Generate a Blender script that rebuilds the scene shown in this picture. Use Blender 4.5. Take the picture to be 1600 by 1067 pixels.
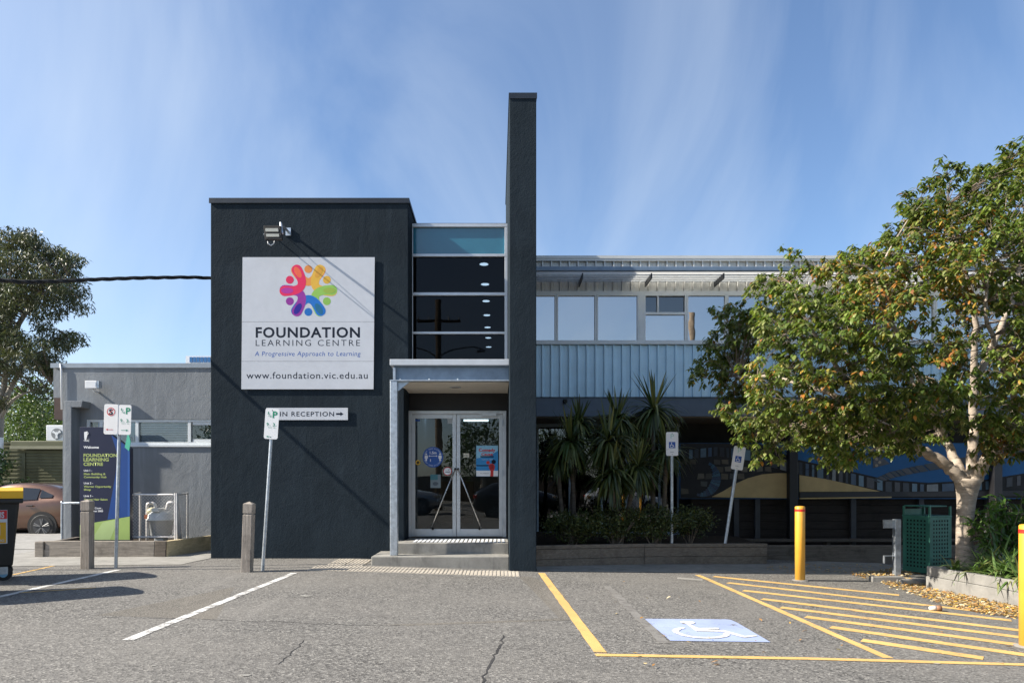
import bpy, bmesh, math, random
from mathutils import Vector, Matrix, Euler
R = math.radians
random.seed(7)
for o in list(bpy.data.objects):
    bpy.data.objects.remove(o, do_unlink=True)
SC = bpy.context.scene
COL = SC.collection

# ------------------------------------------------------------------ camera
CAMH, FPX, XV, YV = 1.35, 1067.0, 776.0, 755.0
cam = bpy.data.cameras.new('camera')
cam.sensor_width = 36.0
cam.lens = FPX / 1600.0 * 36.0
cam.shift_x = (800.0 - XV) / 1600.0
cam.shift_y = (YV - 533.5) / 1600.0
cam.clip_start = 0.05
cam.clip_end = 3000
camo = bpy.data.objects.new('camera', cam)
camo.location = (0, 0, CAMH)
camo.rotation_euler = (R(90), 0, 0)
COL.objects.link(camo)
SC.camera = camo

# ------------------------------------------------------------------ sky and sun
SUN = Vector((1.0, 0.18, -0.74)).normalized()      # the way the light travels
elev = math.asin(-SUN.z)
world = bpy.data.worlds.new('World')
SC.world = world
world.use_nodes = True
wn, wl = world.node_tree.nodes, world.node_tree.links
wn.clear()
sky = wn.new('ShaderNodeTexSky')
sky.sky_type = 'NISHITA'
sky.sun_disc = False
sky.sun_elevation = elev
sky.sun_rotation = math.atan2(-SUN.x, -SUN.y)
sky.altitude = 0
sky.air_density = 1.0
sky.dust_density = 1.0
sky.ozone_density = 4.0
tc = wn.new('ShaderNodeTexCoord')
mp = wn.new('ShaderNodeMapping')
mp.inputs['Rotation'].default_value = (0, R(36), 0)
mp.inputs['Scale'].default_value = (2.1, 1.2, 1.15)
mp.inputs['Location'].default_value = (-1.1, 0.4, -0.8)
wl.new(tc.outputs['Generated'], mp.inputs[0])
n1 = wn.new('ShaderNodeTexNoise')
n1.inputs['Scale'].default_value = 1.0
n1.inputs['Detail'].default_value = 7
n1.inputs['Roughness'].default_value = 0.52
n1.inputs['Distortion'].default_value = 0.9
wl.new(mp.outputs[0], n1.inputs['Vector'])
cr = wn.new('ShaderNodeValToRGB')
cr.color_ramp.elements[0].position = 0.37
cr.color_ramp.elements[0].color = (0, 0, 0, 1)
cr.color_ramp.elements[1].position = 0.74
cr.color_ramp.elements[1].color = (1, 1, 1, 1)
wl.new(n1.outputs['Fac'], cr.inputs[0])
cf = wn.new('ShaderNodeMath'); cf.operation = 'MULTIPLY'; cf.inputs[1].default_value = 0.56
wl.new(cr.outputs[0], cf.inputs[0])
mx = wn.new('ShaderNodeMixRGB')
mx.inputs['Color2'].default_value = (4.2, 4.7, 5.3, 1)      # thin high cirrus
wl.new(cf.outputs[0], mx.inputs['Fac'])
wl.new(sky.outputs[0], mx.inputs['Color1'])
bg = wn.new('ShaderNodeBackground')
bg.inputs['Strength'].default_value = 0.098
wl.new(mx.outputs[0], bg.inputs['Color'])
wo = wn.new('ShaderNodeOutputWorld')
wl.new(bg.outputs[0], wo.inputs['Surface'])

sl = bpy.data.lights.new('sun', 'SUN')
sl.energy = 5.0
sl.angle = R(0.53)
sl.color = (1.0, 0.93, 0.82)
so = bpy.data.objects.new('sun', sl)
so.rotation_euler = SUN.to_track_quat('-Z', 'Y').to_euler()
so.location = (-30, -5, 25)
COL.objects.link(so)
SC.view_settings.view_transform = 'Standard'
SC.view_settings.look = 'None'
SC.view_settings.gamma = 1
SC.view_settings.use_curve_mapping = False
SC.view_settings.exposure = 1.1

# ------------------------------------------------------------------ helpers
def W(px, py, D):
    return Vector(((px - XV) * D / FPX, D, CAMH - (py - YV) * D / FPX))
def X(px, D): return (px - XV) * D / FPX
def Z(py, D): return CAMH - (py - YV) * D / FPX
SLOPE, SX = 0.033, -2.5
def gz(x, y):
    z = -SLOPE * (x - SX) if x > SX else 0.0
    if x > 12: z = -SLOPE * (12 - SX)
    if x < -8 and y > 14:
        z += -0.17 * min(1, (y - 14) / 3.0) * min(1, (-8 - x) / 1.0)
    return z
def G(px, py):
    """a ground point the photograph shows at px, py"""
    D = CAMH * FPX / (py - YV)
    if (px - XV) * D / FPX > SX:
        D = (CAMH + SLOPE * -SX) / ((py - YV) / FPX - SLOPE * (px - XV) / FPX)
    x = (px - XV) * D / FPX
    return Vector((x, D, gz(x, D)))

class MB:
    def __init__(s): s.v = []; s.f = []; s.m = []
    def add(s, vs, fs, mi=0):
        o = len(s.v)
        s.v += [tuple(v) for v in vs]
        s.f += [tuple(i + o for i in f) for f in fs]
        s.m += [mi] * len(fs)
        return s
    def box(s, x0, x1, y0, y1, z0, z1, mi=0):
        return s.add([(x0,y0,z0),(x1,y0,z0),(x1,y1,z0),(x0,y1,z0),(x0,y0,z1),(x1,y0,z1),(x1,y1,z1),(x0,y1,z1)],
              [(3,2,1,0),(4,5,6,7),(0,1,5,4),(1,2,6,5),(2,3,7,6),(3,0,4,7)], mi)
    def prism(s, poly, y0, y1, mi=0):
        """polygon of (x, z) seen from the front, pushed from y0 back to y1"""
        n = len(poly)
        a = sum(poly[i][0]*poly[(i+1)%n][1]-poly[(i+1)%n][0]*poly[i][1] for i in range(n))
        if a < 0: poly = poly[::-1]
        vs = [(x, y0, z) for x, z in poly] + [(x, y1, z) for x, z in poly]
        fs = [tuple(range(n)), tuple(range(2*n-1, n-1, -1))]
        fs += [(i, i+n, (i+1)%n+n, (i+1)%n) for i in range(n)]
        return s.add(vs, fs, mi)
    def slab(s, poly, z0, z1, mi=0):
        n = len(poly)
        a = sum(poly[i][0]*poly[(i+1)%n][1]-poly[(i+1)%n][0]*poly[i][1] for i in range(n))
        if a < 0: poly = poly[::-1]
        vs = [(x, y, z0) for x, y in poly] + [(x, y, z1) for x, y in poly]
        fs = [tuple(range(n-1, -1, -1)), tuple(range(n, 2*n))]
        fs += [(i, (i+1)%n, (i+1)%n+n, i+n) for i in range(n)]
        return s.add(vs, fs, mi)
    def tube(s, pts, r, n=8, cap=True, mi=0):
        pts = [Vector(p) for p in pts]
        rs = r if isinstance(r, (list, tuple)) else [r]*len(pts)
        o = len(s.v)
        up = None
        for i, p in enumerate(pts):
            t = (pts[min(i+1, len(pts)-1)] - pts[max(i-1, 0)])
            if t.length < 1e-9: t = Vector((0,0,1))
            t.normalize()
            if up is None:
                up = Vector((0,0,1)) if abs(t.z) < .9 else Vector((1,0,0))
            a = t.cross(up)
            if a.length < 1e-6: a = t.cross(Vector((0,1,0)))
            a.normalize(); b = a.cross(t).normalized(); up = b
            for k in range(n):
                q = 2*math.pi*k/n
                s.v.append(tuple(p + (a*math.cos(q) + b*math.sin(q))*rs[i]))
        for i in range(len(pts)-1):
            for k in range(n):
                k2 = (k+1) % n
                s.f.append((o+i*n+k, o+i*n+k2, o+(i+1)*n+k2, o+(i+1)*n+k)); s.m.append(mi)
        if cap:
            s.f.append(tuple(o+k for k in range(n-1,-1,-1))); s.m.append(mi)
            e = o+(len(pts)-1)*n
            s.f.append(tuple(e+k for k in range(n))); s.m.append(mi)
        return s
    def disc(s, c, r, y0, y1, n=24, mi=0, ry=None):
        return s.prism([(c[0]+r*math.cos(2*math.pi*k/n), c[1]+(ry or r)*math.sin(2*math.pi*k/n)) for k in range(n)], y0, y1, mi)
    def lathe(s, cx, cy, prof, n=20, mi=0):
        o = len(s.v)
        for r, z in prof:
            for k in range(n):
                q = 2*math.pi*k/n
                s.v.append((cx+r*math.cos(q), cy+r*math.sin(q), z))
        for i in range(len(prof)-1):
            for k in range(n):
                k2 = (k+1)%n
                s.f.append((o+i*n+k, o+i*n+k2, o+(i+1)*n+k2, o+(i+1)*n+k)); s.m.append(mi)
        s.f.append(tuple(o+k for k in range(n-1,-1,-1))); s.m.append(mi)
        e = o+(len(prof)-1)*n
        s.f.append(tuple(e+k for k in range(n))); s.m.append(mi)
        return s
    def xf(s, mat):
        s.v = [tuple(mat @ Vector(v)) for v in s.v]; return s
    def build(s, name, mat, parent=None, smooth=False, bevel=0, local=False, loc=None, seg=2):
        off = Vector((0,0,0))
        if parent is not None and not local: off = wloc(parent)
        if loc is not None: off = Vector(loc)
        me = bpy.data.meshes.new(name)
        me.from_pydata([(v[0]-off.x, v[1]-off.y, v[2]-off.z) for v in s.v], [], s.f)
        mats = mat if isinstance(mat, (list, tuple)) else [mat]
        for m in mats: me.materials.append(m)
        if len(mats) > 1: me.polygons.foreach_set('material_index', s.m)
        if smooth: me.polygons.foreach_set('use_smooth', [True]*len(me.polygons))
        me.update()
        ob = bpy.data.objects.new(name, me)
        if loc is not None: ob.location = loc
        COL.objects.link(ob)
        if parent is not None: ob.parent = parent
        if bevel:
            b = ob.modifiers.new('bevel', 'BEVEL'); b.width = bevel; b.segments = seg
            b.limit_method = 'ANGLE'; b.angle_limit = R(35); b.harden_normals = False
        return ob

def wloc(o):
    p = Vector((0,0,0))
    while o is not None:
        p += Vector(o.location); o = o.parent
    return p
def tag(o, label, cat, group=None):
    o['label'] = label; o['category'] = cat
    if group: o['group'] = group
    return o
def kind(o, k): o['kind'] = k; return o
def thing(name, label, cat, loc=(0,0,0), rot=(0,0,0), group=None):
    e = bpy.data.objects.new(name, None)
    e.location = loc; e.rotation_euler = rot
    e.empty_display_size = .2
    COL.objects.link(e)
    return tag(e, label, cat, group)
def place(ob_mesh, name, loc, parent=None, rot=(0,0,0), scale=(1,1,1)):
    o = bpy.data.objects.new(name, ob_mesh)
    o.location = loc; o.rotation_euler = rot; o.scale = scale
    COL.objects.link(o)
    if parent is not None:
        o.parent = parent; o.location = Vector(loc) - wloc(parent)
    return o

def text_mesh(body, bold=0.0, space=1.0, shear=0.0, depth=0.0):
    c = bpy.data.curves.new('t', 'FONT')
    c.body = body; c.size = 1; c.offset = bold; c.space_character = space; c.shear = shear
    c.extrude = 0; c.resolution_u = 3; c.fill_mode = 'FRONT'
    ob = bpy.data.objects.new('t', c)
    COL.objects.link(ob)
    dg = bpy.context.evaluated_depsgraph_get()
    dg.update()
    me = bpy.data.meshes.new_from_object(ob.evaluated_get(dg))
    bpy.data.objects.remove(ob, do_unlink=True)
    return me
_cap = {}
def cap_h(bold):
    if bold not in _cap:
        m = text_mesh('H', bold)
        _cap[bold] = max(v.co.y for v in m.vertices) - min(v.co.y for v in m.vertices)
    return _cap[bold]
def write(name, body, x0, x1, zb, cap, y, mat, parent, bold=0.0, space=1.0, shear=0.0, local=False, wave=0.0):
    """lettering that fills x0..x1 with its baseline at zb; lies in the plane y and faces the camera side"""
    me = text_mesh(body, bold, space, shear)
    xs = [v.co.x for v in me.vertices]
    a, b = min(xs), max(xs)
    sx = (x1 - x0) / (b - a); sy = cap / cap_h(bold)
    if x1 < x0 or x1 is None: sx = sy
    off = wloc(parent) if (parent is not None and not local) else Vector((0,0,0))
    for v in me.vertices:
        px = x0 + (v.co.x - a) * sx
        pz = zb + (v.co.y) * sy
        if wave: pz += wave * math.sin(px * 47.0)
        v.co = Vector((px, y, pz)) - off
    me.name = name
    me.materials.clear(); me.materials.append(mat)
    me.update()
    o = bpy.data.objects.new(name, me)
    COL.objects.link(o)
    if parent is not None: o.parent = parent
    return o

# ------------------------------------------------------------------ materials
MATS = {}
def newmat(name):
    m = bpy.data.materials.new(name); m.use_nodes = True
    nt = m.node_tree; nt.nodes.clear()
    out = nt.nodes.new('ShaderNodeOutputMaterial')
    b = nt.nodes.new('ShaderNodeBsdfPrincipled')
    nt.links.new(b.outputs[0], out.inputs[0])
    MATS[name] = m
    return m, nt, b, out
def node(nt, t, **kw):
    n = nt.nodes.new(t)
    for k, v in kw.items():
        if k in n.inputs: n.inputs[k].default_value = v
        else: setattr(n, k, v)
    return n
def ramp(nt, src, stops):
    r = nt.nodes.new('ShaderNodeValToRGB')
    els = r.color_ramp.elements
    while len(els) < len(stops): els.new(0.5)
    for e, (p, c) in zip(els, stops):
        e.position = p
        e.color = (c, c, c, 1) if isinstance(c, (int, float)) else (*c, 1)
    nt.links.new(src, r.inputs[0])
    return r.outputs[0]
def pos(nt, scale=None, rot=None):
    g = nt.nodes.new('ShaderNodeNewGeometry')
    o = g.outputs['Position']
    if scale or rot:
        m = nt.nodes.new('ShaderNodeMapping')
        if scale: m.inputs['Scale'].default_value = scale
        if rot: m.inputs['Rotation'].default_value = rot
        nt.links.new(o, m.inputs[0]); o = m.outputs[0]
    return o
def noise(nt, vec, scale, detail=3, rough=.55, dist=0):
    n = node(nt, 'ShaderNodeTexNoise', Scale=scale, Detail=detail, Roughness=rough, Distortion=dist)
    nt.links.new(vec, n.inputs['Vector'])
    return n.outputs['Fac']
def mixc(nt, fac, c1, c2, mode='MIX'):
    m = nt.nodes.new('ShaderNodeMixRGB'); m.blend_type = mode
    for k, c in (('Color1', c1), ('Color2', c2), ('Fac', fac)):
        if isinstance(c, (int, float)): m.inputs[k].default_value = c if k == 'Fac' else (c, c, c, 1)
        elif isinstance(c, (tuple, list)): m.inputs[k].default_value = (*c[:3], 1)
        else: nt.links.new(c, m.inputs[k])
    return m.outputs[0]
def bump(nt, b, h, strength=.3, dist=.01, prev=None):
    n = node(nt, 'ShaderNodeBump', Strength=strength, Distance=dist)
    nt.links.new(h, n.inputs['Height'])
    if prev is not None: nt.links.new(prev, n.inputs['Normal'])
    nt.links.new(n.outputs[0], b.inputs['Normal'])
    return n.outputs[0]
def sc(c, k): return tuple(min(1, x*k) for x in c)
def M(name, col, rough=.6, metal=0, var=.12, scale=4, bmp=0, bscale=60, spec=.5, stretch=None, coat=0, dirt=0):
    if name in MATS: return MATS[name]
    m, nt, b, out = newmat(name)
    p = pos(nt, stretch)
    f = noise(nt, p, scale, 5, .6)
    c = mixc(nt, ramp(nt, f, [(.3, 0.0), (.7, 1.0)]), sc(col, 1-var), sc(col, 1+var))
    if dirt:
        f2 = noise(nt, pos(nt), 1.7, 6, .7)
        c = mixc(nt, ramp(nt, f2, [(.45, 0.0), (.75, dirt)]), c, sc(col, .45))
    nt.links.new(c, b.inputs['Base Color'])
    f3 = noise(nt, pos(nt), 9, 3)
    rr = node(nt, 'ShaderNodeMapRange'); 
    rr.inputs['To Min'].default_value = max(0.02, rough*.82); rr.inputs['To Max'].default_value = min(1, rough*1.18)
    nt.links.new(f3, rr.inputs[0]); nt.links.new(rr.outputs[0], b.inputs['Roughness'])
    b.inputs['Metallic'].default_value = metal
    b.inputs['Specular IOR Level'].default_value = spec
    if coat: b.inputs['Coat Weight'].default_value = coat; b.inputs['Coat Roughness'].default_value = .05
    if bmp: bump(nt, b, noise(nt, p if stretch else pos(nt), bscale, 4), bmp, .01)
    return m
def plain(name, col, rough=.5, spec=.4):
    return M(name, col, rough, 0, .04, 6, 0, 60, spec)

def render_wall(name, col, cvar=.18, blotch=.6):
    """painted rough-trowelled render"""
    m, nt, b, out = newmat(name)
    p = pos(nt)
    big = noise(nt, p, 0.9, 5, .6, .4)
    c = mixc(nt, ramp(nt, big, [(.32, 0.0), (.72, 1.0)]), sc(col, 1-cvar), sc(col, 1+cvar))
    streak = noise(nt, pos(nt, (7, 7, .6)), 1.2, 5, .65)
    c = mixc(nt, ramp(nt, streak, [(.52, 0.0), (.78, .35)]), c, sc(col, 1.7))
    sp = noise(nt, p, 95, 2, .5)
    c = mixc(nt, ramp(nt, sp, [(.68, 0.0), (.74, .5)]), c, sc(col, 2.3))
    nt.links.new(c, b.inputs['Base Color'])
    b.inputs['Roughness'].default_value = .85
    b.inputs['Specular IOR Level'].default_value = .08
    h1 = noise(nt, pos(nt, (1, 1, .8)), 2.6, 6, .62, .8)
    n1 = bump(nt, b, h1, .10, .12)
    h2 = noise(nt, p, 42, 4, .6)
    n2 = bump(nt, b, h2, .5, .008, n1)
    h3 = noise(nt, pos(nt, (1.0, 1.0, .35), (0, R(35), 0)), 11, 3, .5, 1.5)
    bump(nt, b, ramp(nt, h3, [(.55, 0.0), (.66, 1.0)]), .05, .008, n2)
    return m
def glass(name, tint, refl=1.0, rough=0.0, base=.0, basecol=(0,0,0), fk=1.0, wob_=.05):
    """window glass: clear tinted pane, Fresnel mirror, optional body (film, grime)"""
    m = bpy.data.materials.new(name); m.use_nodes = True; MATS[name] = m
    nt = m.node_tree; nt.nodes.clear()
    out = nt.nodes.new('ShaderNodeOutputMaterial')
    tr = nt.nodes.new('ShaderNodeBsdfTransparent'); tr.inputs[0].default_value = (*tint, 1)
    gl = nt.nodes.new('ShaderNodeBsdfGlossy'); gl.inputs['Roughness'].default_value = rough
    fr = node(nt, 'ShaderNodeFresnel', IOR=1.6)
    mul = nt.nodes.new('ShaderNodeMath'); mul.operation = 'MULTIPLY_ADD'
    mul.inputs[1].default_value = fk; mul.inputs[2].default_value = refl; mul.use_clamp = True
    nt.links.new(fr.outputs[0], mul.inputs[0])
    wob = node(nt, 'ShaderNodeBump', Strength=wob_, Distance=.02)
    nt.links.new(noise(nt, pos(nt), 1.3, 2), wob.inputs['Height'])
    nt.links.new(wob.outputs[0], gl.inputs['Normal'])
    body = tr
    if base:
        df = nt.nodes.new('ShaderNodeBsdfDiffuse'); df.inputs[0].default_value = (*basecol, 1)
        mb = nt.nodes.new('ShaderNodeMixShader'); mb.inputs[0].default_value = base
        nt.links.new(tr.outputs[0], mb.inputs[1]); nt.links.new(df.outputs[0], mb.inputs[2]); body = mb
    mxs = nt.nodes.new('ShaderNodeMixShader')
    nt.links.new(mul.outputs[0], mxs.inputs[0])
    nt.links.new(body.outputs[0], mxs.inputs[1]); nt.links.new(gl.outputs[0], mxs.inputs[2])
    nt.links.new(mxs.outputs[0], out.inputs[0])
    return m
def leafmat(name, trans=.35, rough=.45, spec=.5):
    m, nt, b, out = newmat(name)
    a = nt.nodes.new('ShaderNodeAttribute'); a.attribute_name = 'leafcol'
    nt.links.new(a.outputs['Color'], b.inputs['Base Color'])
    b.inputs['Roughness'].default_value = rough
    b.inputs['Specular IOR Level'].default_value = spec
    t = nt.nodes.new('ShaderNodeBsdfTranslucent')
    br = mixc(nt, 1.0, a.outputs['Color'], (1.0, 1.0, .55), 'MULTIPLY')
    nt.links.new(br, t.inputs[0])
    mxs = nt.nodes.new('ShaderNodeMixShader'); mxs.inputs[0].default_value = trans
    nt.links.new(b.outputs[0], mxs.inputs[1]); nt.links.new(t.outputs[0], mxs.inputs[2])
    nt.links.new(mxs.outputs[0], out.inputs[0])
    return m
def glow(name, col, s):
    m = bpy.data.materials.new(name); m.use_nodes = True; MATS[name] = m
    nt = m.node_tree; nt.nodes.clear()
    out = nt.nodes.new('ShaderNodeOutputMaterial')
    e = nt.nodes.new('ShaderNodeEmission'); e.inputs[0].default_value = (*col, 1); e.inputs[1].default_value = s
    nt.links.new(e.outputs[0], out.inputs[0])
    return m
def wood(name, col, axis='x', var=.35):
    m, nt, b, out = newmat(name)
    st = {'x': (.6, 9, 9), 'y': (9, .6, 9), 'z': (9, 9, .6)}[axis]
    g = noise(nt, pos(nt, st), 4, 8, .7, .6)
    c = mixc(nt, ramp(nt, g, [(.3, 0.0), (.7, 1.0)]), sc(col, 1-var), sc(col, 1+var))
    st2 = noise(nt, pos(nt), 3.1, 5, .7)
    c = mixc(nt, ramp(nt, st2, [(.5, 0.0), (.75, .7)]), c, sc(col, .35))
    nt.links.new(c, b.inputs['Base Color'])
    b.inputs['Roughness'].default_value = .85
    b.inputs['Specular IOR Level'].default_value = .2
    bump(nt, b, g, .5, .01)
    return m
def asphalt(name='asphalt', vs=62, tone=(1,1,1)):
    m, nt, b, out = newmat(name)
    p = pos(nt)
    ag = node(nt, 'ShaderNodeTexVoronoi', Scale=vs)
    nt.links.new(p, ag.inputs['Vector'])
    sepc = nt.nodes.new('ShaderNodeSeparateColor'); nt.links.new(ag.outputs['Color'], sepc.inputs[0])
    col = ramp(nt, sepc.outputs[0], [(0, (.045,.043,.040)), (.18, (.085,.081,.075)), (.38, (.155,.148,.136)), (.75, (.205,.195,.178)), (.93, (.31,.295,.265)), (1.0, (.42,.40,.36))])
    fine = noise(nt, p, 210, 2, .6)
    col = mixc(nt, ramp(nt, fine, [(.3, 0.0), (.7, .55)]), col, (.05,.047,.044))
    big = noise(nt, pos(nt, (.55, 1.0, 1)), .55, 6, .65, .6)
    col = mixc(nt, ramp(nt, big, [(.40, 0.0), (.68, .55)]), col, (.19,.178,.160))
    mid = noise(nt, pos(nt, (.5, 1.6, 1)), 1.6, 5, .7, .3)
    col = mixc(nt, ramp(nt, mid, [(.56, 0.0), (.74, .35)]), col, (.085,.080,.076))
    oil = noise(nt, p, 2.3, 3, .5)
    col = mixc(nt, ramp(nt, oil, [(.66, 0.0), (.78, .45)]), col, (.05,.048,.047))
    # smoother, paler dust where the tyres turn in
    tyre = noise(nt, pos(nt, (3.4, .22, 1)), .8, 4, .6)
    col = mixc(nt, ramp(nt, tyre, [(.58, 0.0), (.72, .3)]), col, (.23,.217,.198))
    if tone != (1,1,1): col = mixc(nt, 1.0, col, tone, 'MULTIPLY')
    nt.links.new(col, b.inputs['Base Color'])
    b.inputs['Roughness'].default_value = .88
    b.inputs['Specular IOR Level'].default_value = .25
    n1 = bump(nt, b, ag.outputs['Distance'], .55, .006)
    bump(nt, b, noise(nt, p, 24, 4, .7), .35, .012, n1)
    return m
def worn_paint(name, col, wear=.62):
    """thin road paint: asphalt grit shows through where it is worn"""
    m, nt, b, out = newmat(name)
    p = pos(nt)
    g = noise(nt, p, 120, 3, .7)
    w = noise(nt, p, 5, 5, .7)
    s = nt.nodes.new('ShaderNodeMath'); s.operation = 'MULTIPLY_ADD'; s.inputs[1].default_value = .6
    nt.links.new(g, s.inputs[0]); nt.links.new(w, s.inputs[2])
    f = ramp(nt, s.outputs[0], [(wear+.18, 0.0), (wear+.30, 1.0)])
    v = noise(nt, p, 1.8, 4, .6)
    c = mixc(nt, ramp(nt, v, [(.35, 0.0), (.7, 1.0)]), sc(col, .86), sc(col, 1.08))
    c = mixc(nt, f, c, (.14,.13,.12))
    nt.links.new(c, b.inputs['Base Color'])
    b.inputs['Roughness'].default_value = .75
    b.inputs['Specular IOR Level'].default_value = .25
    bump(nt, b, g, .35, .004)
    return m
def concrete(name, col, stain=.5, scale=1.0):
    m, nt, b, out = newmat(name)
    p = pos(nt)
    f = noise(nt, p, 3.2*scale, 7, .7, .3)
    c = mixc(nt, ramp(nt, f, [(.3, 0.0), (.7, 1.0)]), sc(col, .72), sc(col, 1.12))
    f2 = noise(nt, pos(nt, (2.6, 2.6, .9)), 1.5*scale, 6, .72)
    c = mixc(nt, ramp(nt, f2, [(.52, 0.0), (.72, stain)]), c, sc(col, .32))
    f3 = noise(nt, p, 160, 2, .5)
    c = mixc(nt, ramp(nt, f3, [(.62, 0.0), (.72, .35)]), c, sc(col, .4))
    nt.links.new(c, b.inputs['Base Color'])
    b.inputs['Roughness'].default_value = .85
    b.inputs['Specular IOR Level'].default_value = .25
    bump(nt, b, noise(nt, p, 55, 4, .7), .35, .006)
    return m

m_asphalt = asphalt()
m_asphalt2 = asphalt('asphalt_patch', 130, (1.0,.965,.91))
m_tower = render_wall('slate_render', (.0185, .0265, .034))
m_wing = render_wall('grey_render', (.225, .240, .255), .10)
m_cap = M('dark_flashing', (.022, .028, .038), .45, .3, .1)
m_capgrey = M('grey_flashing', (.30, .33, .36), .4, .5, .1)
m_alu = M('aluminium_frame', (.60, .61, .62), .38, .55, .06, 8)
m_galv = M('galvanised_steel', (.46, .50, .54), .42, .75, .22, 14, .06, 40)
m_white = plain('white_sign_sheet', (.53, .55, .59), .42)
m_whitemetal = M('white_painted_metal', (.74, .75, .76), .4, 0, .05, 6, 0, 50, .5, None, 0, .15)
m_fascia = M('blue_grey_steel', (.19, .25, .32), .45, .2, .2, 5, .05, 30, .5, None, 0, .3)
m_soffit = M('cream_soffit', (.60, .55, .47), .7, 0, .06, 2)
m_black = M('black_paint', (.012, .012, .014), .5, 0, .2)
m_dark = M('undercroft_shade_black', (.022, .020, .020), .7, 0, .2)  # near-black wall colour with the undercroft's shade put into it
m_conc = concrete('step_concrete', (.27, .26, .235), .75)
m_concl = concrete('pale_concrete', (.29, .277, .25), .35)
m_kerb = concrete('planter_concrete', (.25, .24, .22), .45)
m_drive = concrete('driveway_concrete', (.30, .29, .27), .5)
m_paintw = worn_paint('white_line_paint', (.62, .61, .58))
m_painty = worn_paint('yellow_line_paint', (.64, .405, .145), .72)
m_paintb = worn_paint('blue_bay_paint', (.33, .39, .58), .74)
m_tact = M('tactile_tile', (.44, .395, .33), .7, 0, .10, 6, 0, 50, .3, None, 0, .25)
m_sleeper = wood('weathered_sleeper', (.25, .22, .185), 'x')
m_sleepdk = wood('shade_toned_sleeper', (.15, .125, .10), 'x')  # darker copy of the sleeper wood, shade put into its colour
m_pine = wood('fresh_pine_sleeper', (.55, .45, .28), 'x', .22)
m_post = wood('grey_timber_post', (.30, .262, .225), 'z')
m_clad = M('shade_blue_cladding', (.58, .79, .91), .38, .0, .05, 3, 0, 50, .5, None, 0, .12)  # cladding copy with the blue of the awning's shade put into its colour
m_clap = M('sunlit_cladding', (.60, .60, .575), .4, .1, .05, 3, 0, 50, .5, None, 0, .15)  # neutral copy of the same cladding, toned for the sunlit top courses
m_winfr = M('white_window_frame', (.66, .69, .70), .45, 0, .05)
m_soil = M('dark_soil', (.035, .028, .022), .95, 0, .4, 9, .6, 30, .1)
m_yellow = M('yellow_bollard_paint', (.68, .345, .04), .4, 0, .06, 5, 0, 50, .5, None, 0, .12)
m_red = plain('red_reflector', (.60, .03, .02), .35)
m_navy = plain('navy_print', (.012, .016, .045), .4)
m_ink = plain('dark_ink', (.008, .014, .028), .5, .2)
m_blue = plain('blue_print', (.025, .095, .36), .4)
m_green = plain('green_print', (.02, .25, .14), .45)
m_redp = plain('red_print', (.55, .02, .025), .45)
m_lime = plain('lime_print', (.38, .45, .14), .45)
m_limep = plain('lime_panel', (.34, .46, .13), .45)
m_chrome = M('brushed_steel', (.62, .60, .57), .28, .95, .08, 20)
m_rubber = M('black_rubber', (.014, .014, .014), .75, 0, .2)
# ================================================================== GROUND
xs = [-700, -80, -30, -14, -9, -8, -2.5, 12, 30, 80, 700]
ys = [-700, -60, -15, 0, 14, 17, 22, 40, 120, 700]
mb = MB()
mb.v = [(x, y, gz(x, y)) for y in ys for x in xs]
for j in range(len(ys)-1):
    for i in range(len(xs)-1):
        a = j*len(xs)+i
        mb.f.append((a, a+1, a+1+len(xs), a+len(xs))); mb.m.append(0)
car_park = kind(mb.build('car_park', m_asphalt), 'structure')

def sheet(name, poly, mat, lift=.004, parent=car_park):
    """a flat painted or laid sheet following the ground; poly of (x, y)"""
    a = sum(poly[i][0]*poly[(i+1)%len(poly)][1]-poly[(i+1)%len(poly)][0]*poly[i][1] for i in range(len(poly)))
    if a < 0: poly = poly[::-1]
    m = MB(); m.add([(x, y, gz(x, y)+lift) for x, y in poly], [tuple(range(len(poly)))])
    return m.build(name, mat, parent)
def strip(name, pts, w, mat, lift=.004, jit=.004, n=26, parent=car_park, widths=None):
    pts = [Vector((p[0], p[1], 0)) for p in pts]
    rnd = random.Random(len(COL.objects))
    out = []
    segs = len(pts)-1
    for s in range(segs):
        for k in range(n if s < segs-1 else n+1):
            out.append(pts[s].lerp(pts[s+1], k/n))
    m = MB(); vs = []
    for i, p in enumerate(out):
        t = (out[min(i+1, len(out)-1)]-out[max(i-1, 0)]).normalized()
        nrm = Vector((-t.y, t.x, 0))
        ww = w/2*(widths[i*len(widths)//len(out)] if widths else 1)
        for sgn in (1, -1):
            q = p + nrm*sgn*(ww+rnd.uniform(-jit, jit))
            vs.append((q.x, q.y, gz(q.x, q.y)+lift))
    m.add(vs, [(2*i+1, 2*i+3, 2*i+2, 2*i) for i in range(len(out)-1)])
    return m.build(name, mat, parent)

# concrete apron and footpath edges
g = lambda *p: [(G(*q).x, G(*q).y) for q in p]
sheet('concrete_apron', [(-9.2,13.95),(-9.2,11.0),(-5.25,11.35),(-5.16,12.28),(-5.16,13.95)], m_concl, .006)
sheet('driveway_slab', [(-8.9,13.9),(-30,13.9),(-30,11.25),(-9.2,11.05)], m_drive, .005)
sheet('driveway_slab', [(-8.95,40),(-8.95,14),(-30,14),(-30,40)], m_drive, .006)
def footpath_poly():
    return [(0.68,11.32),(4.8,12.0),(8.2,12.55),(8.2,15.4),(5.45,13.65),(2.8,12.85),(0.68,11.95)]
sheet('footpath', footpath_poly(), m_conc, .005)
sheet('asphalt_patch', g((150,961),(330,967),(640,977),(905,968),(880,925),(830,900),(500,905),(360,918)), m_asphalt2, .0015)
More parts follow.
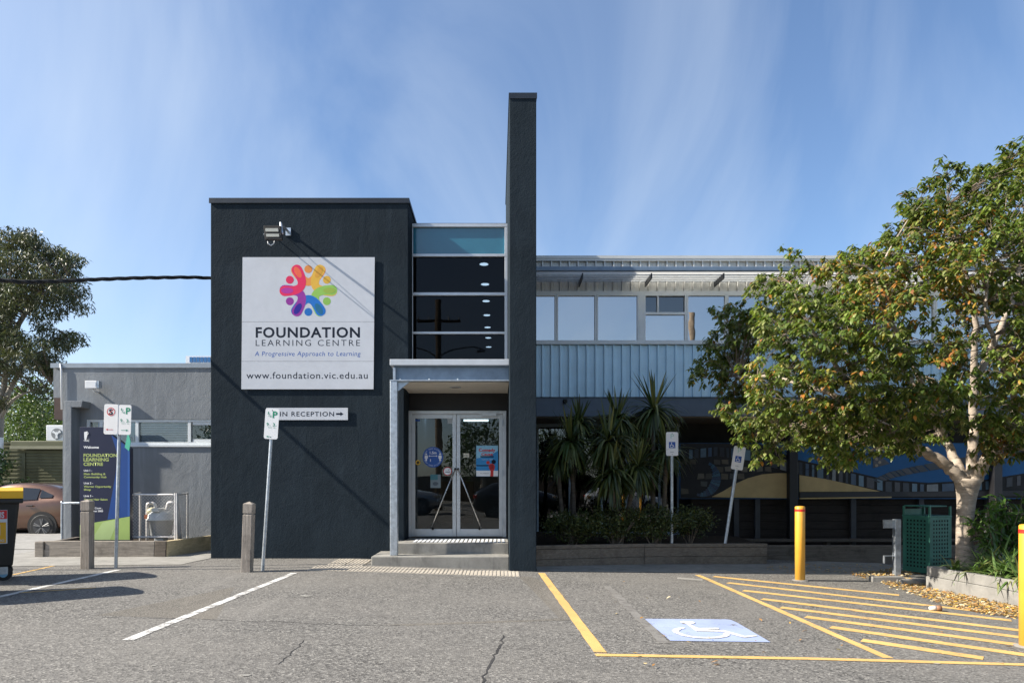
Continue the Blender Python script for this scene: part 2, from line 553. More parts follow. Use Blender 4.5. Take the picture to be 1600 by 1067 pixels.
# bay lines
a, b = G(460,895), G(199,1000)
strip('painted_line', [a, b], .10, m_paintw)
a, b = G(185,890), G(-40,941)
strip('painted_line', [a, b], .10, m_paintw)
strip('painted_line', [G(20,898), G(92,882)], .05, m_painty, jit=.012)
strip('painted_line', [G(30,926), G(150,918)], .05, m_painty, jit=.012)
strip('painted_line', [G(846,895), G(938,1019)], .11, m_painty)
strip('painted_line', [G(930,1023), G(1270,1029), G(1700,1041)], .085, m_painty, lift=.0045)
strip('painted_line', [G(1090,898), G(1388,1028)], .10, m_painty)
Zh = lambda x, y: (820+x*.4875, 860+y*.4875)
for (x0,y0,x1,y1) in [(605,83,1200,143),(650,103,1480,197),(700,128,1560,224),(760,155,1720,272),(820,182,1720,294),(900,212,1720,320),(980,245,1720,351),(1080,287,1470,345)]:
    strip('painted_hatch_line', [G(*Zh(x0,y0)), G(*Zh(x1,y1))], .165, m_painty, jit=.006)
# accessible bay panel with its wheelchair symbol
pn = [(1007,966.8),(1134,967.6),(1142,968.4),(1152,973),(1204,1003.4),(1047.4,1001)]
panel = sheet('painted_bay_panel', g(*pn), m_paintb, .005)
Zs = lambda x, y: (1000+x*.1375, 950+y*.1375)
sym = [[(450,160),(490,150),(600,158),(628,172),(610,184),(575,186),(600,205),(665,232),(890,228),(905,246),(700,252),(950,256),(1110,298),(1190,322),(1310,312),(1335,325),(1190,342),(1150,334),(930,275),(640,268),(600,240),(520,184),(470,176)],
       [(440,228),(500,226),(515,236),(470,244),(445,262),(450,282),(520,310),(620,328),(760,336),(860,332),(930,318),(955,302),(940,290),(1000,296),(1025,314),(990,332),(900,348),(770,354),(620,346),(470,320),(390,288),(360,262),(380,242)]]
def tri_sheet(name, poly, mat, lift, parent):
    from mathutils.geometry import tessellate_polygon
    pp = [G(*Zs(x, y)) for x, y in poly]
    m = MB(); m.add([(p.x, p.y, p.z+lift) for p in pp], [])
    for t in tessellate_polygon([[Vector((p.x, p.y, 0)) for p in pp]]):
        u, v, w = [pp[i] for i in t]
        cr_ = (v.x-u.x)*(w.y-u.y)-(v.y-u.y)*(w.x-u.x)
        m.f.append(tuple(t) if cr_ > 0 else tuple(t)[::-1]); m.m.append(0)
    return m.build(name, mat, parent)
m_symw = worn_paint('white_symbol_paint', (.60,.60,.58), .80)
for q in sym: tri_sheet('wheelchair_symbol', q, m_symw, .010, car_park)
# pale worn marks, old line ghosts, cracks
m_ghost = worn_paint('ghost_paint', (.215, .205, .188), .60)
strip('old_line_ghost', [G(948,915), G(1040,1005)], .11, m_ghost, .0035, .012)
strip('old_line_ghost', [G(1058,903), G(1098,906)], .22, m_concl, .0035, .01)
m_crack = M('crack_fill', (.03,.028,.027), .9, 0, .3)
def crack(px, w, seed):
    rnd = random.Random(seed); pts = []
    for i in range(len(px)-1):
        for k in range(7):
            t = k/7
            x = px[i][0]*(1-t)+px[i+1][0]*t; y = px[i][1]*(1-t)+px[i+1][1]*t
            pts.append(G(x+rnd.uniform(-3,3), y+rnd.uniform(-1,1)))
    strip('crack', pts, w, m_crack, .002, w*.38, 1)
crack([(788,992),(782,1008),(768,1030),(752,1068),(745,1100)], .020, 3)
crack([(476,1001),(455,1020),(430,1040)], .010, 4)
crack([(160,963),(330,968),(520,975),(640,977)], .009, 5)
for (px, py, r) in [(478,931,.07),(1465,1037,.03),(735,906,.04),(690,912,.03),(384,1055,.035),(240,1040,.02),(1010,925,.03)]:
    c = G(px, py)
    rnd = random.Random(px)
    sheet('paint_spot', [(c.x+r*rnd.uniform(.7,1.2)*math.cos(k*.7), c.y+r*.8*rnd.uniform(.6,1.2)*math.sin(k*.7)) for k in range(9)], m_concl, .005)

# tactile tiles (each a small ribbed tile)
def tactile(x0, y0, w, d, along):
    m = MB(); m.box(0, w-.004, 0, d-.004, 0, .006)
    n = 5
    if along == 'y':
        p = w/n
        for i in range(n): m.box(i*p+p*.2, i*p+p*.72, .012, d-.016, .006, .013)
    else:
        p = d/n
        for i in range(n): m.box(.012, w-.016, i*p+p*.2, i*p+p*.72, .006, .013)
    o = m.build('tactile_tile', m_tact, car_park)
    return o.data
def put(me, x, y, w, d):
    o = place(me, 'tactile_tile', (x, y, gz(x+w/2, y+d/2)+.004), car_park)
    if x+w/2 > SX: o.rotation_euler = (0, math.atan(SLOPE), 0)
tm = tactile(0,0,.30,.62,'y'); bpy.data.objects.remove(COL.objects[-1])
a = G(490,889.5); nx = 11
for i in range(nx): put(tm, -2.93+i*.30, 10.55, .30, .62)
tm2 = tactile(0,0,.30,.30,'y'); bpy.data.objects.remove(COL.objects[-1])
for j in range(3):
    for i in range(2): put(tm2, -2.80+i*.30, 11.22+j*.30, .30, .30)

# ================================================================== ENTRANCE BUILDING
eb = thing('entrance_building', 'dark slate entrance building with tall blade wall, glazed stair and front steps', 'building', (-2.4, 12.3, 0))
DT = 12.3
tx0, tx1, tx1b, tz = X(329, DT), X(638, DT), X(631.5, DT), Z(315, DT)
zc = 3.06
m = MB()
m.prism([(tx0,-.4),(tx1b,-.4),(tx1b,zc),(tx1,zc),(tx1,tz),(tx0,tz)], DT, 17.5)
tw = m.build('tower_wall', m_tower, eb, bevel=.012)
m = MB(); m.box(tx0-.02, tx1+.02, DT-.025, 17.5, tz+.002, tz+.055); m.box(tx0-.02, tx1+.02, DT-.025, DT-.005, tz-.035, tz+.002)
m.build('parapet_cap', m_cap, tw)
# blade wall
DB = 11.25
bx0, bx1, bz = X(796, DB), X(838, DB), Z(150, DB)
m = MB(); m.box(bx0, bx1, DB, 15.66, -.5, bz)
bw = m.build('blade_wall', m_tower, eb, bevel=.010)
m = MB(); m.box(bx0-.012, bx1+.012, DB-.012, 15.66, bz+.002, bz+.045); m.box(bx0-.012, bx1+.012, DB-.012, DB-.003, bz-.05, bz+.002)
m.build('parapet_cap', m_cap, bw)

# stair glazing
DG = 12.92
gx0, gx1 = X(641.5, DG), bx0-.003
rails = [(Z(351,DG), Z(356,DG)), (Z(398,DG), Z(402,DG)), (Z(458,DG), Z(462.5,DG)), (Z(519,DG), Z(522.5,DG)), (Z(579,DG), Z(583,DG))]
m = MB()
for zt, zb in rails: m.box(gx0, gx1, DG-.05, DG+.06, zb, zt)
for (xa, xb) in ((gx0, X(645.5,DG)), (X(788.5,DG), gx1)):
    for i in range(4): m.box(xa, xb, DG-.048, DG+.058, rails[i+1][0]+.0005, rails[i][1]-.0005)
sw = m.build('stair_window', m_alu, eb, bevel=.004)
m_stairglass = glass('stair_glass', (.13, .18, .26), .0, fk=.42)
mt, nt, b, out = newmat('teal_frosted_glass')
b.inputs['Base Color'].default_value = (.03, .20, .30, 1); b.inputs['Roughness'].default_value = .12
b.inputs['Specular IOR Level'].default_value = .9; b.inputs['Coat Weight'].default_value = .6
nt.links.new(mixc(nt, noise(nt, pos(nt), 1.5, 3), (.012,.095,.155), (.03,.17,.24)), b.inputs['Base Color'])
for i in range(4):
    m = MB(); m.box(X(645.5,DG)+.001, X(788.5,DG)-.001, DG, DG+.01, rails[i+1][0]+.001, rails[i][1]-.001)
    m.build('pane', mt if i == 0 else m_stairglass, sw)
# hall behind the glazing, with its ceiling lights
m_hall = M('hall_paint', (.16, .20, .27), .8, 0, .08, 1.2)
m_hallc = M('hall_ceiling', (.30, .33, .38), .8, 0, .05, 1.2)
CZ = Z(399.5, DG) + .02
m = MB()
m.box(gx0-.12, gx0-.02, DG+.07, 25, .2, CZ+.55)
m.box(gx1-.0, gx1+.0+.001, DG+3.2, 25, .2, CZ+.5)
m.box(gx0-.02, gx1, 25, 25.1, .2, CZ+.5)
m.box(gx0-.02, gx1, 14.4, 25, 2.95, 3.05)
hall = m.build('hall_lining', m_hall, eb)
m = MB(); m.box(gx0-.02, gx1, DG+.07, 25, CZ, CZ+.08); m.build('hall_ceiling', m_hallc, hall)
m = MB(); m.box(gx0-.12, gx1, DG+.07, 25, CZ+.55, CZ+.62); m.build('hall_roof', m_cap, hall)
m_lamp = glow('lit_downlight', (1.0, .74, .46), 14.0)
for k in range(7):
    y = 13.45+k*1.36
    m = MB(); m.lathe(-.25, y, [(.105, CZ-.012), (.105, CZ-.001)], 18); d = m.build('downlight', m_white, hall)
    m = MB(); m.lathe(-.25, y, [(.085, CZ-.016), (.085, CZ-.0125)], 18); m.build('lamp', m_lamp, d)

# canopy
DC = 11.47
cx0 = X(609, DC)
cz1, cz0 = Z(561, DC), Z(570.5, DC)
m = MB()
m.prism([(cx0,cz0),(bx0-.002,cz0),(bx0-.002,cz1),(cx0,cz1)], DC, DT-.002)
m.box(tx1+.002, bx0-.002, DT-.002, DG-.055, cz0, cz1)
can = m.build('entrance_canopy', M('canopy_flashing', (.56, .58, .60), .42, .3, .08), eb, bevel=.006)
D2 = 11.56
fx0 = X(616, D2)
fz0 = Z(594, D2)
m = MB()
m.box(fx0, bx0-.003, D2, D2+.012, fz0, cz0-.004)
m.box(fx0, bx0-.003, D2-.06, D2-.0005, cz0-.012, cz0-.002)
m.build('channel_beam', m_fascia, can)
m = MB(); m.box(fx0, fx0+.012, D2+.013, DT-.003, fz0, cz0-.004); m.box(fx0-.012, fx0+.03, D2-.065, D2-.001, fz0+.001, fz0+.205)
m.build('end_plate', m_galv, can)
m = MB(); m.box(cx0-.002, bx0-.003, D2-.075, D2+.05, fz0-.022, fz0-.001)
for bxp in (0.02, .13, .62, 1.1): m.tube([(cx0+.04+bxp, D2-.04, fz0-.001), (cx0+.04+bxp, D2-.04, fz0+.02)], .014, 6)
m.build('bottom_flange', m_galv, can)
sz = fz0-.024
m = MB(); m.box(fx0+.06, bx0-.004, D2+.055, 12.96, sz-.012, sz)
sof = m.build('soffit', m_soffit, can)
m = MB(); m.lathe(X(711,12.1), 12.15, [(.10, sz-.020), (.105, sz-.013)], 20); m.build('downlight', m_galv, sof)
m = MB(); m.lathe(X(711,12.1), 12.15, [(.07, sz-.023), (.07, sz-.0205)], 20); m.build('lens', m_concl, sof)
m = MB(); m.box(cx0-.001, cx0+.125, D2-.07, D2+.055, .136, fz0-.023)
m.build('canopy_post', m_galv, can, bevel=.01)
m = MB(); m.prism([(cx0+.127, sz-.16), (cx0+.127, sz-.002), (cx0+.33, sz-.002)], D2-.01, D2+.02); m.build('post_bracket', m_galv, can)
# head panel and jamb around the doors
m = MB()
m.box(tx1b+.001, bx0-.002, 12.985, 13.06, Z(642,12.98)+.002, 3.5)
m.box(tx1b+.001, X(638,12.98)-.002, 12.96, 13.06, .2, Z(642,12.98)+.001)
m.build('door_surround', m_black, eb)
# steps
SZ1, SZ2 = .135, .323
m = MB(); m.slab([(X(580,11.37),11.37),(bx0-.002,11.37),(bx0-.002,12.295),(tx1b+.3,12.295),(X(580,11.37),12.295)], -.4, SZ1)
m.build('step', m_conc, eb, bevel=.015)
m = MB(); m.slab([(X(617,11.78),11.78),(bx0-.002,11.78),(bx0-.002,13.0),(tx1b+.004,13.0),(tx1b+.004,12.28),(X(617,11.78),12.28)], -.3, SZ2)
st2 = m.build('step', m_conc, eb, bevel=.012)
for i in range(22):
    m = MB(); m.box(-1.46+i*.074, -1.46+i*.074+.045, 11.9, 12.5, SZ2+.001, SZ2+.012); m.build('nosing_rib', m_whitemetal, st2)

# double door
DD = 12.98
dz0, dz1 = SZ2+.012, Z(642, DD)
fxl, fxr = X(638, DD), X(791, DD)
m = MB()
m.box(fxl, fxl+.062, DD-.06, DD+.04, dz0, dz1); m.box(fxr-.062, fxr, DD-.06, DD+.04, dz0, dz1)
m.box(fxl+.0625, fxr-.0625, DD-.06, DD+.04, dz1-.065, dz1)
door = m.build('entrance_door', m_alu, eb, bevel=.005)
m_doorglass = glass('door_glass', (.52, .58, .60), .02)
mid = X(713.3, DD)
lz0, lz1 = dz0+.012, dz1-.070
for (a, b_, hs) in ((fxl+.066, mid-.004, 1), (mid+.004, fxr-.066, -1)):
    st = .070
    m = MB()
    m.box(a, a+st, DD-.045, DD, lz0, lz1); m.box(b_-st, b_, DD-.045, DD, lz0, lz1)
    m.box(a+st+.0005, b_-st-.0005, DD-.045, DD, lz0, lz0+.14); m.box(a+st+.0005, b_-st-.0005, DD-.045, DD, lz1-.075, lz1)
    m.build('leaf_frame', m_alu, door, bevel=.004)
    m = MB(); m.box(a+st+.001, b_-st-.001, DD-.026, DD-.018, lz0+.141, lz1-.076)
    m.build('pane', m_doorglass, door)
    if hs == 1: p0, p1 = W(711,733,DD-.09), W(673.5,824,DD-.09)
    else: p0, p1 = W(715.5,733,DD-.09), W(751.5,824,DD-.09)
    m = MB(); m.tube([p0+Vector((0,.045,.0)), p0, p0.lerp(p1,.5), p1, p1+Vector((.05*hs*.6,.02,-.03))], .013, 10)
    m.build('pull_handle', m_chrome, door, smooth=True)
    m = MB(); m.tube([p0+Vector((0,.05,.01)), p0+Vector((0,-.008,.0))], .02, 10); m.tube([p1+Vector((.03*hs,.045,-.03)), p1+Vector((.03*hs,-.01,-.02))], .02, 10)
    m.build('handle_mount', m_rubber, door, smooth=True)
for zz_ in (.62, 1.55, 2.5):
    m = MB(); m.box(fxr-.075, fxr-.055, DD-.085, DD-.0605, zz_-.06, zz_+.06); m.build('hinge', m_galv, door)
m = MB(); m.box(X(753,DD), X(776,DD), DD-.11, DD-.0615, Z(651,DD), Z(645.5,DD)); m.box(X(764,DD),X(766,DD), DD-.13,DD-.1105, Z(645,DD), Z(642.5,DD)); m.build('door_closer', m_alu, door)
# lobby behind the doors
m_lobby = M('lobby_wall', (.30, .29, .28), .8, 0, .1, 1)
m_lfloor = M('lobby_floor', (.10, .085, .07), .35, 0, .2, 4)
m = MB()
m.box(tx1b-.9, tx1b-.8, 13.07, 19, .3, 2.9); m.box(bx0+.001, bx0+.05, 15.67, 19, .3, 2.9)
m.box(tx1b-.9, bx0+.05, 19, 19.1, .3, 2.9); m.box(tx1b-.8, tx1b, 13.07, 13.1, .3, 2.9)
m.box(tx1b-.8, bx0, 13.07, 19, 2.9, 2.94)
lob = m.build('lobby_lining', m_lobby, eb)
m = MB(); m.box(tx1b-.9, bx0-.002, 13.07, 19, .26, .32); m.build('lobby_floor', m_lfloor, lob)
m = MB(); m.box(-1.5, -.6, 17.6, 18.3, .32, 1.4); m.build('reception_desk', M('desk_laminate', (.2,.12,.07), .5), lob, bevel=.01)
m_tube = glow('lit_fluorescent', (.9, .97, 1.0), 2.5)
for (xx, yy) in ((-.55,15.0),(-.5,16.6),(-1.6,15.8)):
    m = MB(); m.box(xx-.3, xx+.3, yy-.06, yy+.06, 2.86, 2.897); m.build('ceiling_light', m_tube, lob)

# ================================================================== SINGLE STOREY WING
DW = 14.0
lw = thing('single_storey_wing', 'low light grey rendered wing with a strip window, left of the dark tower', 'building', (-7, DW, 0))
wx0, wx1, wz = X(98, DW), tx0-.001, Z(571, DW)
w_t, w_b = Z(655, DW), Z(697, DW)
wl0 = X(134, DW)
m = MB()
m.box(wx0, wx1+.3, DW, 20, w_t, wz)
m.box(wx0, wx1+.3, DW, 20, -.4, w_b)
m.box(wx0, wl0, DW, 20, w_b, w_t)
m.box(wl0, wx1+.3, DW+.35, 20, w_b, w_t)
ww = m.build('wing_wall', m_wing, lw)
m = MB(); m.box(wx0-.24, wx1-.0015, DW-.022, 20.0, wz+.002, wz+.045); m.box(wx0-.24, wx1-.0015, DW-.022, DW-.006, wz-.05, wz+.002)
m.build('parapet_cap', m_capgrey, ww)
m = MB(); m.box(wx0-.21, wx0-.002, DW+.03, 20, Z(622,DW), wz); m.build('eave_box', m_wing, lw)
m = MB(); m.box(wx0-.19, wx0-.01, DW+.02, DW+.5, Z(655,DW), Z(621,DW)-.001); m.build('eave_vent', M('rust_brown_metal', (.06,.035,.028), .6, .2, .3), lw)
m = MB(); m.tube([(wx0-.03, DW-.035, wz+.03), (wx0-.005, DW-.035, wz-.1), (wx0+.0, DW-.035, Z(640,DW))], .018, 8); m.build('conduit', m_whitemetal, lw, smooth=True)
m = MB(); m.box(X(101,DW-.3), X(111.5,DW-.3), DW-.30, DW-.002, -.2, Z(634,DW-.3)); m.build('downpipe_box', m_wing, lw, bevel=.008)
m = MB(); m.prism([(X(101,DW-.3), Z(634,DW-.3)+.001),(X(112,DW-.3), Z(636,DW-.3)),(X(127,DW-.3), Z(636,DW-.3)),(X(129,DW-.3), Z(626,DW-.3)),(X(101,DW-.3), Z(626,DW-.3))], DW-.30, DW-.003); m.build('rainwater_head', m_wing, lw, bevel=.006)
# strip window
m = MB()
fw = .055
m.box(wl0+.002, wx1-.002, DW+.02, DW+.10, w_t-fw, w_t-.002); m.box(wl0+.002, wx1-.002, DW+.02, DW+.10, w_b+.03, w_b+fw+.03)
for p in (136.5, 157, 213, 295): m.box(X(p-2.2,DW), X(p+2.6,DW), DW+.018, DW+.098, w_b+fw+.031, w_t-fw-.001)
m.box(X(300,DW), wx1-.003, DW+.03, DW+.09, w_b+fw+.0315, w_b+fw+.09); m.box(X(300,DW), wx1-.003, DW+.03, DW+.09, w_t-fw-.06, w_t-fw-.0015)
win = m.build('window', m_winfr, lw, bevel=.003)
m_wglass = glass('wing_glass', (.93, .95, .96), .02)
for (a, b_) in ((139.3,154.6),(159.8,210.6),(215.8,292.6),(297.8,329)):
    m = MB(); m.box(X(a,DW), min(X(b_,DW), wx1-.003), DW+.055, DW+.062, w_b+fw+.032, w_t-fw-.002); m.build('pane', m_wglass, win)
m = MB(); m.box(wl0-.03, wx1-.002, DW-.03, DW+.1, w_b-.012, w_b+.028); m.build('sill', m_winfr, win)
m_blind = M('blind_slat_paint', (.78, .80, .80), .5, 0, .06)
for k in range(12):
    z = w_b+fw+.045+k*.036
    m = MB(); m.add([(X(217,DW),DW+.09,z),(X(291,DW),DW+.09,z),(X(291,DW),DW+.102,z+.027),(X(217,DW),DW+.102,z+.027)], [(0,1,2,3)])
    o = m.build('blind_slat', m_blind, win); 
m = MB(); m.box(X(160,DW), X(210,DW), DW+.075, DW+.08, w_b+fw+.04, w_t-fw-.01); m.build('window_poster', M('pale_blue_poster', (.25,.47,.60), .5), win)
write('lettering', 'al', X(198,DW), X(209,DW), w_b+fw+.06, .13, DW+.073, m_blue, win, .02)
m = MB(); m.box(X(150,DW), X(157,DW), DW+.075, DW+.08, w_b+fw+.04, w_t-fw-.01); m.build('window_poster', m_blue, win)
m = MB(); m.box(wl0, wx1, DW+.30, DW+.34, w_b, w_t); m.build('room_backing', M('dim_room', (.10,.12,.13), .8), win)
# rooftop plant
rp = thing('rooftop_plant_unit', 'small louvred plant unit on the roof beside the dark tower', 'roof unit', (X(310,16), 16, wz))
m = MB(); m.box(X(290,16), X(340,16), 16, 17.2, wz, Z(556,16)); m.build('casing', m_whitemetal, rp)
for k in range(6):
    m = MB(); m.box(X(296.5+k*5.6,16), X(301+k*5.6,16), 15.985, 15.999, Z(566,16), Z(558,16)); m.build('louvre', plain('louvre_blue', (.05,.16,.35), .3), rp)
# ================================================================== TWO STOREY WING
DR = 15.7
rw = thing('two_storey_wing', 'two storey wing with pale ribbed metal cladding, upper windows and a shaded undercroft', 'building', (7, DR, 0))
RX0, RX1 = bx0+.1, 15.5
zr = lambda py: Z(py, DR)
m = MB()
m.box(RX0, RX1, DR+.09, 24, zr(650)+.01, zr(537)); m.box(RX0, RX1, DR+.09, 24, zr(460), zr(402))
m.box(RX0, RX1, DR+.35, 24, zr(537)-.0, zr(460)+.0)
m.build('upper_wall', m_clad, rw)
pitch = .2045
def pan(name, z0, z1, mt_):
    """one cladding tray: flat pan, raised rib along its left side"""
    w = pitch
    prof = [(0.0,.088),(0.0,.0),(.030,.0),(.040,.055),(.105,.050),(.115,.055),(.170,.055),(w-.004,.060),(w-.004,.088)]
    m = MB(); n = len(prof)
    m.add([(x, y, z0) for x, y in prof]+[(x, y, z1) for x, y in prof], [(i, i+1, n+i+1, n+i) for i in range(n-1)]+[tuple(range(n)), tuple(range(2*n-1, n-1, -1))])
    o = m.build(name, mt_); me = o.data; bpy.data.objects.remove(o); return me
nP = int((RX1-bx1)/pitch)
for (z0, z1, mt_) in ((zr(620), zr(538.5), m_clad), (zr(455), zr(437), m_clap), (zr(419), zr(405), m_clap)):
    me = pan('cladding_panel', 0, z1-z0, mt_)
    for i in range(nP): place(me, 'cladding_panel', (bx1-.02+i*pitch, DR, z0), rw)
m = MB(); m.box(RX0, RX1, DR-.03, DR+.1, zr(404.5), zr(400)); m.box(RX0, RX1, DR-.02, DR-.012, zr(408), zr(404.5)-.001); m.build('roof_flashing', m_clap, rw)
m = MB()
for p in (1031, 1015, 1098, 1153, 1160): m.box(X(p,DR)-.02, X(p,DR)+.02, DR+.2, DR+.24, zr(400)-.05, zr(395))
m.tube([(X(900,DR), DR+.22, zr(398)), (RX1, DR+.22, zr(398))], .012, 6)
m.build('roof_safety_rail', m_whitemetal, rw)
m = MB(); m.box(RX0, RX1, DR+.01, DR+.095, zr(436.8), zr(419.3)); m.build('awning_backing', m_clap, rw)
m = MB(); m.box(RX0, RX1, DR-.015, DR+.094, zr(460), zr(455)-.001); m.build('window_head', m_winfr, rw)
m = MB(); m.box(RX0, RX1, DR-.03, DR+.094, zr(538)+.001, zr(533.5)); m.build('window_sill', m_winfr, rw)
# beam and soffit of the overhang
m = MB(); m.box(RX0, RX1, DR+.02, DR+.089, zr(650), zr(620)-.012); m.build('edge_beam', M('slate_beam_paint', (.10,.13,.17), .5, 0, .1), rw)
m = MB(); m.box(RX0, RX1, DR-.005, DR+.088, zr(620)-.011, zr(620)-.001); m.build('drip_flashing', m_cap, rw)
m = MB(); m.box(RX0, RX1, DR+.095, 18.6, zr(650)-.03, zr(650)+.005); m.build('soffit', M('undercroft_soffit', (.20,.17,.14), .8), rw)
m = MB(); m.lathe(X(883,DR), DR-.03, [(.03, zr(630)), (.05, zr(628)), (.05, zr(624))], 10); m.build('security_camera', m_rubber, rw)
# upper windows
m_upglass = glass('film_glass', (.25,.28,.30), .55, wob_=.10)
m_tealglass = glass('teal_glass', (.20,.30,.34), .12)
m_curtain = M('window_blind', (.34,.33,.30), .8, 0, .05)
def up_window(p0, p1, split=False, fr=2.6):
    m = MB()
    z0, z1 = zr(533.4), zr(460.1)
    a, b_ = X(p0,DR), X(p1,DR)
    f = fr*DR/FPX
    m.box(a, a+f, DR-.02, DR+.09, z0, z1); m.box(b_-f, b_, DR-.02, DR+.09, z0, z1)
    m.box(a+f, b_-f, DR-.02, DR+.09, z1-.035, z1); m.box(a+f, b_-f, DR-.02, DR+.09, z0, z0+.025)
    if split:
        m.box(a+f, b_-f, DR-.018, DR+.088, zr(492), zr(488)); m.box(X(1027+p0-1006,DR), X(1029.5+p0-1006,DR), DR-.016, DR+.086, zr(488)+.001, z1-.0355)
    w = m.build('window', m_winfr, rw, bevel=.004)
    if split:
        m = MB(); m.box(a+f+.001, b_-f-.001, DR+.03, DR+.038, z0+.026, zr(492)-.001); m.build('pane', m_upglass, w)
        m = MB(); m.box(a+f+.001, X(1027+p0-1006,DR)-.001, DR+.05, DR+.058, zr(488)+.001, z1-.036); m.build('pane', m_tealglass, w)
        m = MB(); m.box(X(1029.5+p0-1006,DR)+.001, b_-f-.001, DR+.05, DR+.058, zr(488)+.001, z1-.036); m.build('pane', m_tealglass, w)
    else:
        m = MB(); m.box(a+f+.001, b_-f-.001, DR+.03, DR+.038, z0+.026, z1-.036); m.build('pane', m_upglass, w)
    m = MB(); m.box(a+f+.002, b_-f-.002, DR+.10, DR+.11, z0+.03, z1-.04); m.build('blind', m_curtain, w)
wins = [(800,869.2,0),(869.4,931.6,0),(931.8,998.2,0),(1005.8,1072.4,1),(1072.6,1135.2,0),(1135.4,1198,0),(1198.2,1261,0),(1268.4,1335,1),(1335.2,1398,0),(1398.2,1461,0),(1461.2,1524,0),(1531.4,1598,1),(1598.2,1661,0),(1661.2,1724,0)]
for p0, p1, s in wins: up_window(p0, p1, bool(s))
for (p0, p1) in ((998.4,1005.6),(1261.2,1268.2),(1524.2,1531.2)):
    m = MB(); m.box(X(p0,DR), X(p1,DR), DR-.022, DR+.09, zr(533.4), zr(460.1)); m.build('wide_mullion', m_winfr, rw)
# corrugated translucent sun awning with gutter and brackets
mtr = bpy.data.materials.new('translucent_awning_sheet'); mtr.use_nodes = True
nt = mtr.node_tree; nt.nodes.clear()
out = nt.nodes.new('ShaderNodeOutputMaterial')
d1 = nt.nodes.new('ShaderNodeBsdfDiffuse'); d1.inputs[0].default_value = (.50,.50,.49,1)
t1 = nt.nodes.new('ShaderNodeBsdfTranslucent'); t1.inputs[0].default_value = (.92,.91,.87,1)
mxs = nt.nodes.new('ShaderNodeMixShader'); mxs.inputs[0].default_value = .62
nt.links.new(d1.outputs[0], mxs.inputs[1]); nt.links.new(t1.outputs[0], mxs.inputs[2]); nt.links.new(mxs.outputs[0], out.inputs[0])
DA = 14.98
aw = MB()
ny = 60; vs = []
for j in range(ny+1):
    y = DA+.05+(DR-.02-DA-.05)*j/ny
    z = Z(423.5,DA) + (zr(438.5)-Z(423.5,DA))*j/ny + .034*math.cos(j/ny*2*math.pi*5)
    vs += [(bx1+.01, y, z), (RX1, y, z)]
aw.add(vs, [(2*j, 2*j+1, 2*j+3, 2*j+2) for j in range(ny)])
awo = aw.build('sun_awning', mtr, rw, smooth=True)
m = MB(); m.box(bx1+.005, RX1, DA-.05, DA+.045, Z(424,DA), Z(417.5,DA)); m.build('gutter', M('slate_gutter', (.16,.22,.30), .45, .2, .15), awo, bevel=.008)
for k in range(5):
    f_ = .10+.19*k; yb = DA+.05+(DR-.02-DA-.05)*f_; zb_ = Z(423.5,DA)+(zr(438.5)-Z(423.5,DA))*f_-.046
    m = MB(); m.box(bx1+.012, RX1-.01, yb-.012, yb+.012, zb_-.012, zb_+.008); m.build('shade_stripe_bar', m_galv, awo)  # added bars, drawing the dark shade lines of the corrugation
for p in (908,1014,1125,1235,1345,1455,1565,1675):
    x = X(p,15.3)
    m = MB(); m.box(x-.012, x+.012, DA+.05, DR-.005, Z(423.5,DA)-.15, Z(423.5,DA)-.03)
    m.build('bracket', m_cap, awo)

# undercroft: recessed ground floor
DU = 17.4
zu = lambda py: Z(py, DU)
SZ_ = zr(650)-.031
m_ug = glass('undercroft_glass', (.35,.38,.40), .09)
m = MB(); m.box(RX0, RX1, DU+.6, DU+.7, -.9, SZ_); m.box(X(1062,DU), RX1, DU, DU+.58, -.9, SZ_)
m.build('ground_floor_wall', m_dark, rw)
m = MB()
m.box(RX0, X(1062,DU), DU-.04, DU+.04, SZ_-.08, SZ_-.001); m.box(RX0, X(1062,DU), DU-.04, DU+.04, -.6, .12)
for p in (840, 890, 940, 978, 1030, 1059): m.box(X(p,DU)-.025, X(p,DU)+.025, DU-.035, DU+.035, .121, SZ_-.081)
gw = m.build('ground_floor_window', M('pale_blue_frame', (.38,.47,.54), .5), rw)
pp = (840, 890, 940, 978, 1030, 1059)
for a, b_ in zip(pp[:-1], pp[1:]):
    m = MB(); m.box(X(a,DU)+.026, X(b_,DU)-.026, DU-.004, DU+.004, .122, SZ_-.082); m.build('pane', m_ug, gw)
# bright clothes on the racks behind the glass
rack = thing('clothes_rack', 'rack of coloured clothes just inside the ground floor shop glass', 'clothes rack', (X(970,DU+.3), DU+.3, -.5))
cols = [(.5,.02,.12),(.42,.22,.05),(.55,.5,.42),(.3,.05,.04),(.05,.1,.25),(.55,.03,.2),(.4,.35,.3),(.5,.28,.08)]
m = MB(); m.tube([(X(900,DU),DU+.35,1.15),(X(1050,DU),DU+.35,1.15)], .015, 6)
for p in (902, 1048): m.tube([(X(p,DU),DU+.35,-.6),(X(p,DU),DU+.35,1.15)], .015, 6)
m.build('rail', m_chrome, rack)
for k in range(18):
    p = 905+k*8
    x = X(p, DU); w = .05+.02*(k%3); h = .7+.1*((k*7)%4)
    m = MB(); m.add([(x-w*.3,DU+.3,1.12),(x+w*.3,DU+.3,1.12),(x+w,DU+.28,1.0),(x+w*1.1,DU+.28,1.1-h),(x-w*1.1,DU+.28,1.1-h),(x-w,DU+.28,1.0),
                     (x-w*.3,DU+.36,1.12),(x+w*.3,DU+.36,1.12),(x+w,DU+.38,1.0),(x+w*1.1,DU+.38,1.1-h),(x-w*1.1,DU+.38,1.1-h),(x-w,DU+.38,1.0)],
                    [(0,5,4,3,2,1),(6,7,8,9,10,11),(0,1,7,6),(1,2,8,7),(2,3,9,8),(3,4,10,9),(4,5,11,10),(5,0,6,11)])
    m.build('garment', M('garment_%d' % (k%8), cols[k%8], .9, 0, .2), rack)
